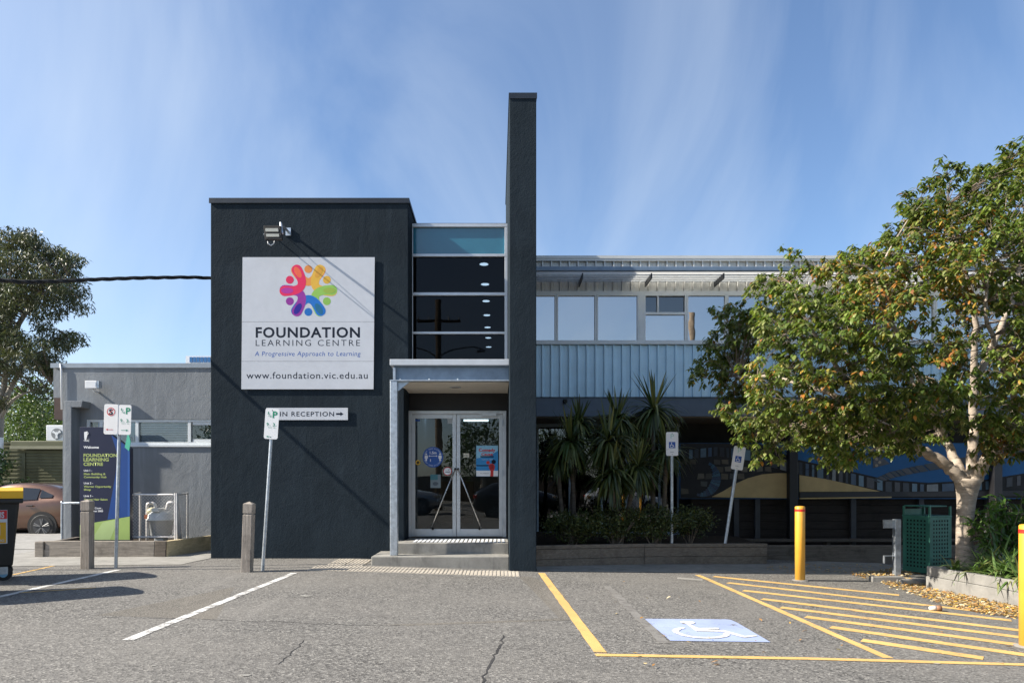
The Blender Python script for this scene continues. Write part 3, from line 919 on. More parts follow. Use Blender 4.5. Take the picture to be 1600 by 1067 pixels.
# posts carrying the overhang
for p, D_ in ((1240.5,15.95),(1560,15.95)):
    m = MB(); m.box(X(p-6.5,D_), X(p+6.5,D_), D_, D_+.18, -.8, SZ_-.001); m.build('column', m_black, rw, bevel=.008)
# dark timber fence below the mural
DF = 16.3
fe = thing('timber_screen_fence', 'dark stained timber screen under the mural in the shade', 'fence', (8.5, DF, -.4))
m_fence = wood('dark_stained_board', (.030,.024,.020), 'x')
fx0_, fx1_ = X(1080,DF), 14.6
for k in range(7):
    z0 = Z(853,DF)-.15+k*.19
    m = MB(); m.box(fx0_, fx1_, DF+(k%2)*.006, DF+.03+(k%2)*.006, z0, z0+.178); m.build('board', m_fence, fe)
for p in (1151,1184,1334,1440,1545,1640):
    m = MB(); m.box(X(p-4,DF-.1), X(p+4,DF-.1), DF-.1, DF-.012, -.75, Z(778,DF)); m.build('post', M('dark_post', (.04,.04,.042), .7), fe, bevel=.006)
m = MB(); m.box(fx0_+.2, fx1_-.5, DF-.55, DF-.15, Z(840,DF)-.05, Z(840,DF)); 
for p in (1170,1290,1420,1540): m.box(X(p,DF-.4), X(p+6,DF-.4), DF-.45, DF-.25, -.75, Z(840,DF)-.051)
bn = m.build('long_bench', wood('bench_board', (.09,.075,.06), 'x'), None, bevel=.006, loc=(8, DF-.35, -.6))
tag(bn, 'long low timber bench along the dark fence under the mural', 'bench')

# mural: painted board with mosaic pieces proud of it
DM = 16.15
mu = thing('mosaic_mural', 'mosaic mural of dunes, river and blue sky on boards under the overhang', 'mural', (X(1250,DM), DM, Z(778,DM)))
MX = lambda p: X(p, DM); MZ = lambda p: Z(p, DM)
m = MB(); m.box(MX(1062), MX(1640), DM, DM+.05, MZ(779), MZ(692)); m.build('board', plain('mural_blue', (.010,.095,.24), .6), mu)
m_grout = M('mural_grout', (.016,.015,.014), .8, 0, .2)
grout_polys = True
m_tan = M('mural_tan', (.42,.30,.13), .7, 0, .1, 5)
def flat(name, pxs, mat, d=.006, lift=0.0):
    m = MB(); m.prism([(MX(a), MZ(b)) for a, b in pxs], DM-d-lift, DM-lift); return m.build(name, mat, mu)
flat('grout', [(1063,692.4),(1185,692.4),(1233,712),(1233,778),(1063,778.5)], m_grout, .003)
flat('grout', [(1247,718),(1320,734),(1385,749),(1450,754),(1540,749),(1639,733),(1639,778),(1247,778)], m_grout, .003)
flat('dune', [(1112,776),(1130,767),(1150,755),(1168,747),(1190,741),(1212,739),(1232.5,739),(1232.5,778),(1150,777)], m_tan, .006)
flat('dune', [(1249,742),(1290,748),(1330,757),(1376,767.5),(1249,768)], m_tan, .006)
flat('edge_strip', [(1249,777.5),(1392,775.5),(1392,777.5),(1249,779.5)], m_tan, .030)
flat('base_rail', [(1249,769),(1640,766),(1640,774.5),(1249,776.5)], m_black, .025)
rnd = random.Random(11)
mos = [M('mosaic_%d' % i, c, .35, 0, .15, 12) for i, c in enumerate([(.02,.03,.045),(.035,.07,.12),(.10,.17,.22),(.18,.19,.19),(.05,.05,.06),(.015,.02,.03),(.07,.12,.16)])]
def band(top, bot, n, mats, name='mosaic_tile'):
    def at(c, t):
        t *= len(c)-1; i = min(int(t), len(c)-2); u = t-i
        return (c[i][0]*(1-u)+c[i+1][0]*u, c[i][1]*(1-u)+c[i+1][1]*u)
    e = [0]
    for k in range(n): e.append(e[-1]+rnd.uniform(.6,1.4))
    e = [q/e[-1] for q in e]
    for k in range(n):
        a, b_ = e[k]+.004, e[k+1]-.004
        q = [at(top,a), at(top,b_), at(bot,b_), at(bot,a)]
        flat(name, q, rnd.choice(mats), .010+rnd.uniform(0,.003))
top = [(1075,703),(1120,698),(1170,703),(1232,719),(1250,722),(1320,737),(1385,752),(1450,757),(1540,752),(1640,735)]
bot = [(1075,717),(1120,712),(1170,719),(1232,737),(1250,741),(1320,754),(1385,768),(1450,768),(1540,765),(1640,752)]
band(top, bot, 46, mos)
band([(1362,750),(1390,737),(1430,728),(1500,715),(1600,700)], [(1372,754),(1400,745),(1440,737),(1510,726),(1600,712)], 18, [mos[0],mos[4],mos[5]])
# stones left of the dune
stn = [M('stone_%d' % i, c, .6, 0, .15, 10) for i, c in enumerate([(.06,.052,.034),(.085,.072,.048),(.045,.042,.033),(.11,.097,.07),(.055,.06,.055)])]
for j in range(5):
    for i in range(13):
        x0 = 1064+i*12.5+(j%2)*5; y0 = 716+j*11.5
        q = [(x0+rnd.uniform(0,2), y0+rnd.uniform(0,2)), (x0+12-rnd.uniform(0,2), y0+rnd.uniform(0,3)), (x0+12-rnd.uniform(0,2), y0+10-rnd.uniform(0,2)), (x0+rnd.uniform(0,2), y0+10-rnd.uniform(0,2))]
        cx_, cy_ = x0+5.5, y0+5
        lim = 776-(cx_-1112)*.75 if cx_ < 1150 else 750-(cx_-1150)*.22
        if cx_ > 1112 and cy_ > lim-4: continue
        tz_ = 717+max(0,(cx_-1120))*.17
        if cy_ < tz_+1 or cx_ > 1222: continue
        if 12 < math.hypot(cx_-1098, cy_-748) < 30: continue
        flat('mosaic_stone', q, rnd.choice(stn), .009+rnd.uniform(0,.004))
crs = [M('crescent_%d' % i, c, .3, 0, .15, 12) for i, c in enumerate([(.015,.06,.11),(.025,.09,.14),(.01,.035,.08)])]
for k in range(15):
    a0, a1 = R(68-k*12), R(68-(k+1)*12+1.6)
    wd = 12*math.sin(math.pi*(k+.5)/15)+3
    q = [(1098+28*math.cos(a0), 748-28*math.sin(a0)), (1098+28*math.cos(a1), 748-28*math.sin(a1)), (1098+(28-wd)*math.cos(a1), 748-(28-wd)*math.sin(a1)), (1098+(28-wd)*math.cos(a0), 748-(28-wd)*math.sin(a0))]
    flat('mosaic_tile', q, crs[k%3], .011)
flat('mosaic_flag', [(1364,703),(1364,731),(1390,724)], mos[4], .012)
m_pebble = M('pebble', (.30,.24,.17), .6)
for (a, b_) in ((1369,717),(1374,722),(1369,727),(1361,704),(1356,701)):
    m = MB(); m.disc((MX(a),MZ(b_)), .035, DM-.018, DM-.0125, 10); m.build('mosaic_pebble', m_pebble, mu)
# bunting line
m = MB(); m.tube([(MX(1249),DM-.012,MZ(735)),(MX(1300),DM-.012,MZ(727)),(MX(1345),DM-.012,MZ(717)),(MX(1362),DM-.012,MZ(705)),(MX(1372),DM-.012,MZ(693))], .006, 5); m.build('mosaic_line', m_black, mu)

# bucket on the soil by the fence
bk = thing('bucket', 'small pale plastic bucket standing between the dark fence posts', 'bucket', (X(1167,14.6), 14.6, gz(5,14.6)))
bz_ = gz(5,14.6)
m = MB(); m.lathe(X(1167,14.6), 14.6, [(.09,bz_),(.115,bz_+.30),(.125,bz_+.30),(.125,bz_+.32),(.11,bz_+.32),(.09,bz_+.06)], 16); m.build('pail', M('dull_white_plastic', (.36,.38,.36), .5), bk, smooth=True)
m = MB(); m.tube([(X(1167,14.6)+.125*math.cos(t), 14.6-.06, bz_+.30-.12*math.sin(t)) for t in [i*math.pi/8 for i in range(9)]], .005, 5); m.build('handle', m_galv, bk)

# ================================================================== RIGHT GARDEN BED (timber sleepers)
bed = thing('sleeper_garden_bed', 'low dark timber sleeper edging of the shaded garden bed beside the blade wall', 'planter', (.7, 11.9, -.1))
path = [((.665,11.93),.262),((2.80,12.88),.215),((5.40,13.62),.150)]
m_sl2 = wood('old_sleeper_diagonal', (.19,.155,.12), 'x')
for k in range(2):
    (p0, z0), (p1, z1) = path[k], path[k+1]
    a = Vector((p0[0], p0[1], 0)); b_ = Vector((p1[0], p1[1], 0)); t = (b_-a).normalized(); nrm = Vector((-t.y, t.x, 0))*.09
    if k == 0: b_ = b_ - t*.006
    for lay, (h0, h1) in enumerate(((0, .065),(.069,.245),(.249,.42))):
        off = nrm.normalized()*(.006*lay if lay else -.004)
        m = MB(); c = [a+off, b_+off, b_+nrm+off, a+nrm+off]; zt = [z0, z1, z1, z0]
        m.add([(p.x, p.y, z-h1) for p, z in zip(c, zt)]+[(p.x, p.y, z-h0) for p, z in zip(c, zt)], [(3,2,1,0),(4,5,6,7),(0,1,5,4),(1,2,6,5),(2,3,7,6),(3,0,4,7)])
        m.build('sleeper', m_sl2, bed, bevel=.008)
m = MB()
(p0,z0),(p1,z1),(p2,z2) = path
m.add([(p0[0]+.01,p0[1]+.09,z0-.06),(p1[0],p1[1]+.09,z1-.06),(p2[0],p2[1]+.09,z2-.06),(p2[0]+.3,16.2,z2-.05),(.66,16.2,z0-.05)], [(0,1,2,3,4)])
m.build('soil', m_soil, bed)
# seat plinth right of the bed: low dark retaining ledge in the shade
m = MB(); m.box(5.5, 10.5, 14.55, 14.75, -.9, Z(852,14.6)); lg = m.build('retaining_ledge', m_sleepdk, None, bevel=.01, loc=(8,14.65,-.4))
tag(lg, 'dark low retaining ledge in the shade behind the yellow bollard', 'ledge')
# ================================================================== MAIN SIGN
DS = 12.272
def sxy(px, py): return (X(px, DS), Z(py, DS))
sg = thing('main_sign', 'large square white sign with rainbow people logo, reading FOUNDATION LEARNING CENTRE', 'sign', (X(482,DS), DS, Z(608,DS)))
cor = lambda py: ((379-(py-402)/206*2.0), (585.5-(py-402)/206*2.0))
for (a, b_) in ((402,502.6),(503.0,564.3),(564.7,608)):
    m = MB(); l0, r0 = cor(a); l1, r1 = cor(b_)
    m.prism([sxy(l0,a), sxy(r0,a), sxy(r1,b_), sxy(l1,b_)], DS, DS+.010)
    m.build('panel', m_white, sg)
for p in (400, 480, 565):
    m = MB(); m.box(X(p,DS)-.02, X(p,DS)+.02, DS+.0105, DT-.001, Z(600,DS), Z(410,DS)); m.build('fixing_rail', m_galv, sg)
y = DS-.0005
write('lettering', 'FOUNDATION', X(399.5,DS), X(562.5,DS), Z(527,DS), .188, y, m_ink, sg, .028, 1.12)
write('lettering', 'LEARNING CENTRE', X(399.5,DS), X(562.5,DS), Z(540.4,DS), .107, y, m_ink, sg, -.004, 1.3)
write('lettering', 'A Progressive Approach to Learning', X(398,DS), X(563.5,DS), Z(556,DS), .082, y, m_blue, sg, .0, 1.08, .12, wave=.004)
write('lettering', 'www.foundation.vic.edu.au', X(385,DS), X(574.5,DS), Z(591.5,DS), .118, y, m_ink, sg, .004, 1.1)
lc = Vector((X(481.8,DS), 0, Z(454,DS)))
u = DS/FPX
def logo_mat(n, c): return plain('logo_'+n, c, .4)
figs = [('orange',(.74,.27,.06),90),('gold',(.72,.42,.05),30),('green',(.27,.50,.09),-30),('blue',(.01,.15,.50),-90),('purple',(.28,.03,.30),210),('red',(.72,.02,.10),150)]
def bez(P0, C, P2, t): return P0*(1-t)**2 + C*(2*t*(1-t)) + P2*t*t
for i, (n, c, th) in enumerate(figs):
    d = lambda r, a: Vector((r*u*math.cos(R(a)), 0, r*u*math.sin(R(a))))
    P0, C, P2 = d(37,th-31), d(-5,th), d(37,th+31)
    N = 26; pts = [bez(P0,C,P2,k/N) for k in range(N+1)]
    m = MB(); hw = 7.2*u; y0 = y-.00015*i-.0001
    L, Rr = [], []
    for k, p in enumerate(pts):
        t = (pts[min(k+1,N)]-pts[max(k-1,0)]).normalized(); nn = Vector((-t.z,0,t.x))
        ww = hw*(1.12-.25*math.sin(math.pi*k/N))
        L.append(lc+p+nn*ww); Rr.append(lc+p-nn*ww)
    capr = hw*1.12
    def half(c0, dirv, k0):
        a0 = math.atan2(dirv.z, dirv.x)
        return [c0+Vector((capr*math.cos(a0+R(90)-R(180)*q/8),0,capr*math.sin(a0+R(90)-R(180)*q/8))) for q in range(9)]
    vs = L+Rr
    m.add([(v.x, y0, v.z) for v in vs], [(k, k+1, N+1+k+1, N+1+k) for k in range(N)])
    for c0, dv in ((lc+pts[0], pts[0]-pts[1]), (lc+pts[N], pts[N]-pts[N-1])):
        h = half(c0, dv, 0)
        m.add([(v.x, y0, v.z) for v in h], [tuple(range(9))])
    m.build('logo_figure', logo_mat(n, c), sg)
    hd = lc+d(33.4, th)
    m = MB(); m.disc((hd.x,hd.z), 6.2*u, y-.0004, y-.0001, 24); m.build('logo_head', logo_mat(n+'_head', sc(c,.92)), sg)
mixcols = [((.80,.13,.06),120),((.66,.33,.04),60),((.30,.42,.06),0),((.01,.13,.25),-60),((.02,.01,.26),-120),((.42,.03,.30),180)]
for i, (c, a) in enumerate(mixcols):
    ctr = lc+Vector((33*u*math.cos(R(a)),0,33*u*math.sin(R(a))))
    m = MB(); n_ = 24; vs = []
    for k in range(n_):
        q = 2*math.pi*k/n_; ex, ez = 9.5*u*math.cos(q), 4.6*u*math.sin(q)
        vs.append((ctr.x+ex*math.cos(R(a))-ez*math.sin(R(a)), y-.0012-.0001*i, ctr.z+ex*math.sin(R(a))+ez*math.cos(R(a))))
    m.add(vs, [tuple(range(n_))]); m.build('logo_overlap', logo_mat('mix%d'%i, c), sg)

# reception sign
DQ = 12.272
rs = thing('reception_sign', 'long white sign on the dark wall reading MAIN RECEPTION with arrow', 'sign', (X(480,DQ), DQ, Z(656,DQ)))
m = MB(); m.box(X(416,DQ), X(543.5,DQ), DQ, DQ+.008, Z(656,DQ), Z(637,DQ)); m.build('panel', m_white, rs)
m = MB(); m.box(X(430,DQ), X(434,DQ), DQ+.0085, DT-.001, Z(654,DQ), Z(639,DQ)); m.box(X(530,DQ), X(534,DQ), DQ+.0085, DT-.001, Z(654,DQ), Z(639,DQ)); m.build('spacer', m_galv, rs)
write('lettering', 'MAIN RECEPTION', X(419,DQ), X(522,DQ), Z(650.2,DQ), .082, DQ-.0006, m_ink, rs, .012, 1.15)
m = MB(); m.prism([(X(a,DQ),Z(b_,DQ)) for a, b_ in ((525,645.2),(531.8,645.2),(531.8,643.3),(536.6,646.6),(531.8,649.8),(531.8,647.9),(525,647.9))], DQ-.0010, DQ-.0002); m.build('arrow', m_ink, rs)

# floodlight
DL = 11.80
fl = thing('floodlight', 'black double floodlight on a bracket high on the dark tower wall', 'light', (X(448,DT), DT, Z(365,DT)))
m = MB()
q = [(411.5,352.5),(438.5,352.5),(440.5,374.5),(414,374.5)]
ins = lambda a, b_: [(X(px,DL),Z(py,DL)) for px, py in a]
m.prism([(X(a,DL),Z(b_,DL)) for a, b_ in q], DL, DL+.07); m.build('housing', m_rubber, fl, bevel=.006)
for qq in ([(414.6,357),(434.6,357),(435.2,362.2),(415,362.2)], [(415.8,365.6),(435.8,365.6),(436.4,370.2),(416.2,370.2)]):
    m = MB(); m.prism([(X(a,DL),Z(b_,DL)) for a, b_ in qq], DL-.006, DL-.0005); m.build('lens', plain('lamp_lens', (.42,.42,.37), .3), fl)
m = MB(); m.tube([(X(440,DL),DL+.04,Z(364,DL)),(X(450,DT),DL+.08,Z(363,DT)),(X(451,DT),DT-.02,Z(363,DT))], .022, 8); m.box(X(447,DT),X(455,DT),DT-.03,DT-.001,Z(369,DT),Z(357,DT))
m.tube([(X(411,DL),DL+.03,Z(366,DL)),(X(409.5,DL),DL+.1,Z(362,DL)),(X(418,DL),DT-.02,Z(358,DT))], .006, 5)
m.build('bracket', m_galv, fl)
m = MB(); m.tube([(X(417,DL),DL+.04,Z(375,DL)),(X(418,DL),DL+.03,Z(380,DL)),(X(422,DL),DL+.05,Z(382,DL)),(X(426,DL),DL+.07,Z(378,DL)),(X(430,DT),DT-.004,Z(372,DT))], .009, 6); m.build('cable_loop', m_whitemetal, fl, smooth=True)

# service cable from the street pole to the tower side
m = MB()
cp = [(-5.16,14.6,5.56),(-5.74,13.7,5.46),(-6.4,12.8,5.20),(-7.0,12.0,4.93),(-7.45,11.35,4.70),(-7.85,10.75,4.55),(-9.2,9.9,4.6),(-12.5,9.5,4.95),(-20,9.2,6.0),(-32,8.4,8.2)]
def smooth_pts(p, n=8):
    p = [Vector(q) for q in p]; out = []
    for i in range(len(p)-1):
        a, b_, c, d = p[max(i-1,0)], p[i], p[i+1], p[min(i+2,len(p)-1)]
        for k in range(n):
            t = k/n
            out.append(.5*((2*b_)+(c-a)*t+(2*a-5*b_+4*c-d)*t*t+(3*b_-a-3*c+d)*t**3))
    out.append(p[-1]); return out
sp = smooth_pts(cp, 14)
for s in range(3):
    m.tube([p+Vector((.022*math.cos(i*.55+s*2.09), .010*math.sin(i*.55+s*2.09), .022*math.sin(i*.55+s*2.09))) for i, p in enumerate(sp)], .019, 6)
cb = m.build('service_cable', m_rubber, None, smooth=True, loc=(-5.16,14.6,5.56))
tag(cb, 'twisted black overhead cable running from the left edge to the tower', 'cable')

# white box light on the low wing
DX = DW-.24
wb = thing('wall_sensor', 'small white box sensor on an arm on the low grey wing wall', 'sensor', (X(143,DW), DW, Z(603,DW)))
m = MB(); m.box(X(132.5,DX), X(151,DX), DX, DX+.13, Z(606.5,DX), Z(594.5,DX)); m.build('body', m_whitemetal, wb, bevel=.008)
m = MB(); m.box(X(151,DX)+.001, X(154,DX), DX+.005, DX+.125, Z(606,DX), Z(595,DX)); m.box(X(148.5,DX), X(150,DX), DX-.004, DX-.0005, Z(603,DX), Z(598,DX)); m.build('end_cap', m_galv, wb)
m = MB(); m.tube([(X(143,DX),DX+.06,Z(607,DX)),(X(143,DX),DX+.09,Z(610,DX)),(X(143,DX),DW-.001,Z(610,DX))], .022, 8); m.build('arm', m_whitemetal, wb)

# ================================================================== POLE SIGNS
m_signface = plain('sign_face', (.80,.80,.80), .35)
def plate(par, x0, x1, z0, z1, y, name='sign_plate', mat=None, r=.03):
    pts = []
    for cx_, cz_, a0 in ((x1-r,z1-r,0),(x0+r,z1-r,90),(x0+r,z0+r,180),(x1-r,z0+r,270)):
        for k in range(5): pts.append((cx_+r*math.cos(R(a0+k*22.5)), cz_+r*math.sin(R(a0+k*22.5))))
    m = MB(); m.prism(pts, y, y+.003); return m.build(name, mat or m_signface, par, local=True)
def arrow(par, x0, x1, z, y, mat, left, h=.011):
    d = -1 if left else 1
    tip, tail = (x0, x1) if left else (x1, x0)
    k = .035*d
    m = MB(); m.prism([(tail,z+h*.35),(tip-k,z+h*.35),(tip-k,z+h*1.5),(tip,z),(tip-k,z-h*1.5),(tip-k,z-h*.35),(tail,z-h*.35)], y-.0012, y-.0002); m.build('arrow', mat, par, local=True)
def pole_sign(name, label, base, tilt, H, rpole=.026):
    t = thing(name, label, 'sign', base, (0, tilt, 0), 'signs on galvanised poles')
    m = MB(); m.tube([(0,0,-.35),(0,0,H)], rpole, 14, mi=0); m.build('pole', m_galv, t, smooth=False, local=True)
    m = MB(); m.tube([(0,0,H),(0,0,H+.012)], rpole*1.05, 14); m.build('pole_cap', m_galv, t, local=True)
    return t
def p_text(par, sx0, z0, w, y):
    """a quarter-hour parking plate, origin at its lower left"""
    write('lettering', '1', sx0+.04, sx0+.052, z0+.385, .04, y-.001, m_green, par, .0, local=True)
    write('lettering', '/', sx0+.05, sx0+.075, z0+.355, .05, y-.001, m_green, par, .0, local=True)
    write('lettering', '4', sx0+.068, sx0+.097, z0+.335, .04, y-.001, m_green, par, .0, local=True)
    write('lettering', 'P', sx0+.115, sx0+.19, z0+.335, .105, y-.001, m_green, par, .03, local=True)
    write('lettering', '9', sx0+.03, sx0+.062, z0+.205, .05, y-.001, m_green, par, .01, local=True)
    write('lettering', 'AM', sx0+.066, sx0+.095, z0+.205, .014, y-.001, m_green, par, .0, local=True)
    write('lettering', '3', sx0+.125, sx0+.157, z0+.205, .05, y-.001, m_green, par, .01, local=True)
    write('lettering', 'PM', sx0+.160, sx0+.188, z0+.205, .014, y-.001, m_green, par, .0, local=True)
    write('lettering', 'MON - FRI', sx0+.055, sx0+.17, z0+.175, .015, y-.001, m_green, par, .0, local=True)
b0 = G(181, 887.5)
H1 = Z(674,b0.y)
p1 = pole_sign('parking_sign', 'pole with two plates, red no stopping beside green quarter-hour parking, by the totem', b0, math.atan2(X(186.5,b0.y)-b0.x, H1), H1)
zt, zb_ = Z(632,b0.y), Z(679,b0.y)
pw = .205
plate(p1, -.225, -.004, zb_, zt, -.045); plate(p1, .002, .205, zb_, zt-.006, -.043)
m = MB(); m.tube([(-.002,-.033,zb_-.02),(-.002,-.033,zt)], .012, 8); m.build('mount_rail', m_galv, p1, local=True)
m = MB(); cz_ = zt-.12; n_ = 28
for k in range(n_):
    a0, a1 = 2*math.pi*k/n_, 2*math.pi*(k+1)/n_
    m.add([(-.115+r_*math.cos(a), -.047, cz_+r_*math.sin(a)) for r_, a in ((.066,a0),(.066,a1),(.055,a1),(.055,a0))], [(0,3,2,1)])
m.add([(-.115+.045,-.0475,cz_+.042),(-.115+.038,-.0475,cz_+.047),(-.115-.045,-.0475,cz_-.042),(-.115-.038,-.0475,cz_-.047)], [(0,1,2,3)])
m.build('prohibition_ring', m_redp, p1, local=True)
write('lettering', 'S', -.147, -.083, cz_-.045, .09, -.0465, m_ink, p1, .035, local=True)
arrow(p1, -.195, -.075, zb_+.075, -.0455, m_redp, True, .010)
p_text(p1, .004, zb_-.006, pw, -.0435)
arrow(p1, .05, .165, zb_+.07, -.0435, m_green, False, .010)

b1 = G(410.5, 891)
H2 = Z(684,b1.y)
p2 = pole_sign('parking_sign', 'leaning pole with a single quarter-hour parking plate before the reception sign', b1, math.atan2(X(424,b1.y)-b1.x, H2), Z(640,b1.y))
zb_ = Z(685.5,b1.y); zt = Z(640,b1.y)+.02
plate(p2, -.107, .107, zb_, zt, -.034)
p_text(p2, -.107, zb_-.005, .21, -.0345)
arrow(p2, -.075, .0, zb_+.035, -.0345, m_green, True, .009)
for z in (zb_+.03, zt-.03):
    m = MB(); m.tube([(0,-.0355,z),(0,-.033,z)], .008, 8); m.build('bolt', m_rubber, p2, local=True)
def access_plate(t, zb_, zt):
    plate(t, -.117, .117, zb_, zt, -.034)
    write('lettering', 'P', -.030, .035, zt-.125, .085, -.0352, plain('faded_green_print', (.42,.62,.55), .5), t, .0, local=True)
    zc_ = zt-.25
    m = MB(); m.prism([(-.062,zc_-.06),(.062,zc_-.06),(.062,zc_+.06),(-.062,zc_+.06)], -.0355, -.0345); m.build('blue_square', m_blue, t, local=True)
    m = MB(); 
    m.disc((-.012,zc_+.042), .009, -.0368, -.036, 12)
    m.prism([(-.018,zc_+.03),(-.006,zc_+.03),(-.002,zc_+.004),(.022,zc_+.004),(.034,zc_-.03),(.046,zc_-.027),(.046,zc_-.035),(.028,zc_-.040),(.016,zc_-.006),(-.012,zc_-.006)], -.0368, -.036)
    for k in range(14):
        a0, a1 = R(110+k*17), R(110+(k+1)*17)
        m.add([(-.010+r_*math.cos(a), -.0368, zc_-.018+r_*math.sin(a)) for r_, a in ((.033,a0),(.033,a1),(.024,a1),(.024,a0))], [(0,3,2,1)])
    m.build('wheelchair_symbol', m_signface, t, local=True)
    write('lettering', 'ONLY', -.04, .04, zb_+.065, .016, -.0352, m_ink, t, .01, local=True)
    for z in (zb_+.025, zt-.03):
        m = MB(); m.tube([(0,-.0365,z),(0,-.033,z)], .007, 8); m.build('bolt', m_rubber, t, local=True)
D3 = 13.2
t3 = pole_sign('accessible_parking_sign', 'upright pole with blue wheelchair plate in front of the spiky plants', (X(1049.5,D3), D3, .12), 0, Z(676,D3)-.12, .030)
access_plate(t3, Z(712,D3)-.12, Z(675,D3)-.12)
D4 = 13.45
bx_ = X(1131.5,D4); zb4 = .05
hh = Z(734,D4)-zb4
t4 = pole_sign('accessible_parking_sign', 'tilted pole with blue wheelchair plate beneath the tree branches', (bx_, D4, zb4), math.atan2(X(1151.5,D4)-bx_, hh+.12), 0+math.hypot(hh, X(1158,D4)-bx_)+.44, .032)
L4 = math.hypot(hh, X(1152,D4)-bx_)
access_plate(t4, L4, L4+.46)

# ================================================================== BOLLARDS
def timber_post(px, py, label, h, lean):
    b = G(px, py)
    t = thing('timber_bollard', label, 'bollard', b, (0, lean, 0), 'grey timber bollards')
    w = .072
    m = MB(); m.add([(-w,-w,-.3),(w,-w,-.3),(w,w,-.3),(-w,w,-.3),(-w,-w,h-.20),(w,-w,h-.20),(w,w,h-.20),(-w,w,h-.20)], [(3,2,1,0),(4,5,6,7),(0,1,5,4),(1,2,6,5),(2,3,7,6),(3,0,4,7)])
    m.build('shaft', m_post, t, local=True, bevel=.008)
    m = MB(); m.box(-w+.012,w-.012,-w+.012,w-.012,h-.1995,h-.181); m.build('groove', m_post, t, local=True)
    m = MB(); a = w; z0, z1 = h-.18, h-.035
    m.add([(-a,-a,z0),(a,-a,z0),(a,a,z0),(-a,a,z0),(-a,-a,z1),(a,-a,z1),(a,a,z1),(-a,a,z1),(0,0,h)], [(3,2,1,0),(0,1,5,4),(1,2,6,5),(2,3,7,6),(3,0,4,7),(4,5,8),(5,6,8),(6,7,8),(7,4,8)])
    m.build('chamfered_head', m_post, t, local=True, bevel=.005)
    return t
timber_post(136.5, 888, 'weathered grey timber bollard standing in front of the navy totem sign', 1.10, .002)
timber_post(386, 893, 'weathered grey timber bollard standing before the dark tower wall', 1.075, .035)
def steel_bollard(loc, label, h=1.22):
    t = thing('yellow_bollard', label, 'bollard', loc, (0,0,0), 'yellow steel bollards')
    r = .078
    m = MB(); m.lathe(0, 0, [(r,-.3),(r,h-.012),(r*.93,h-.002),(r*.6,h+.004),(.01,h+.006)], 28); o = m.build('tube', m_yellow, t, local=True, smooth=True)
    m = MB(); m.lathe(0, 0, [(r+.0015,h-.085),(r+.0015,h-.045)], 28); m.build('reflective_band', m_red, t, local=True)
    m = MB(); m.lathe(0, 0, [(r*1.7,-.05),(r*1.6,.008),(r*1.02,.014)], 20); m.build('concrete_collar', m_concl, t, local=True)
    return t
g1 = G(1250, 906.5)
steel_bollard(g1, 'yellow steel bollard with red band at the head of the accessible bay')
g2 = G(1607, 1010)
steel_bollard(g2, 'nearer yellow steel bollard cut by the right picture edge', 1.20)
# ================================================================== LEFT BED, TOTEM, GAS METER
lb = thing('sleeper_planter', 'low weathered timber sleeper planter around the totem sign and gas cage', 'planter', (-7.2, 12.55, 0))
zt_ = .294
m_sly = wood('weathered_sleeper_return', (.17,.150,.128), 'y')
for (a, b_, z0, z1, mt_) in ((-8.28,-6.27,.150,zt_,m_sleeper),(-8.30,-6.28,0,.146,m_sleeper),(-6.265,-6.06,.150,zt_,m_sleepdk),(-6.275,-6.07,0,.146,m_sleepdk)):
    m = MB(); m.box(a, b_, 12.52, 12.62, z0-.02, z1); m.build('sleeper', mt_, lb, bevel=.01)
m_piney = wood('fresh_pine_return', (.55,.45,.28), 'y', .22)
for (z0, z1) in ((0,.146),(.150,zt_-.004)):
    m = MB(); m.slab([(-6.05,12.53),(-5.78,13.94),(-5.88,13.94),(-6.15,12.625)], z0-.02, z1); m.build('sleeper', m_piney, lb, bevel=.008)
    m = MB(); m.slab([(-8.28,12.60),(-8.48,13.9),(-8.38,13.9),(-8.18,12.625)], z0-.02, z1-.012); m.build('sleeper', m_sly, lb, bevel=.008)
m = MB(); m.add([(-8.2,12.6,.22),(-6.1,12.6,.22),(-5.85,13.97,.22),(-8.45,13.97,.22)], [(0,1,2,3)]); m.build('gravel_fill', m_soil, lb)
m = MB(); m.box(-8.46,-8.30,12.50,12.64,-.02,.285); m.build('end_post', m_sleeper, lb, bevel=.01)

DTt = 12.9
tX = lambda p: X(p, DTt); tZ = lambda p: Z(p, DTt)
to = thing('totem_sign', 'tall navy, blue and lime totem sign listing Unit 1 to Unit 3', 'sign', (tX(163), DTt, .22))
m = MB(); m.prism([(tX(124.5),.2),(tX(203),.2),(tX(203),tZ(700)),(tX(157),tZ(667)),(tX(124.5),tZ(667))], DTt, DTt+.12); m.build('slab', m_navy, to, bevel=.004)
def tp(name, pts, mat, d): 
    m = MB(); m.prism([(tX(a),tZ(b_)) for a, b_ in pts], DTt-d, DTt-.0003); return m.build(name, mat, to)
m_tblue = plain('totem_blue', (.014,.060,.23), .4); m_tblue2 = plain('totem_blue_light', (.03,.10,.33), .4)
tp('blue_panel', [(174,679.5),(199,697.5),(199,807),(168,811.5),(180,745),(184.5,712)], m_tblue, .0015)
tp('blue_edge', [(199.2,697.6),(202.8,700),(202.8,806),(199.2,806.8)], m_tblue2, .0017)
tp('lime_panel', [(125,820),(202.8,806.6),(202.8,843),(125,843)], m_limep, .0025)
tp('pale_lime_panel', [(143,843),(160,816),(186,810),(172,843)], plain('pale_lime', (.42,.54,.22), .45), .0032)
tp('teal_flag', [(200.6,674),(195.3,699),(202,704.5),(204.5,690)], plain('mint_print', (.10,.50,.34), .45), .012)
wt = m_signface
m = MB()
tp('crest', [(131.5,675),(136.5,673.5),(136.3,681),(135,686),(133.2,688.5),(131.8,684)], wt, .002)
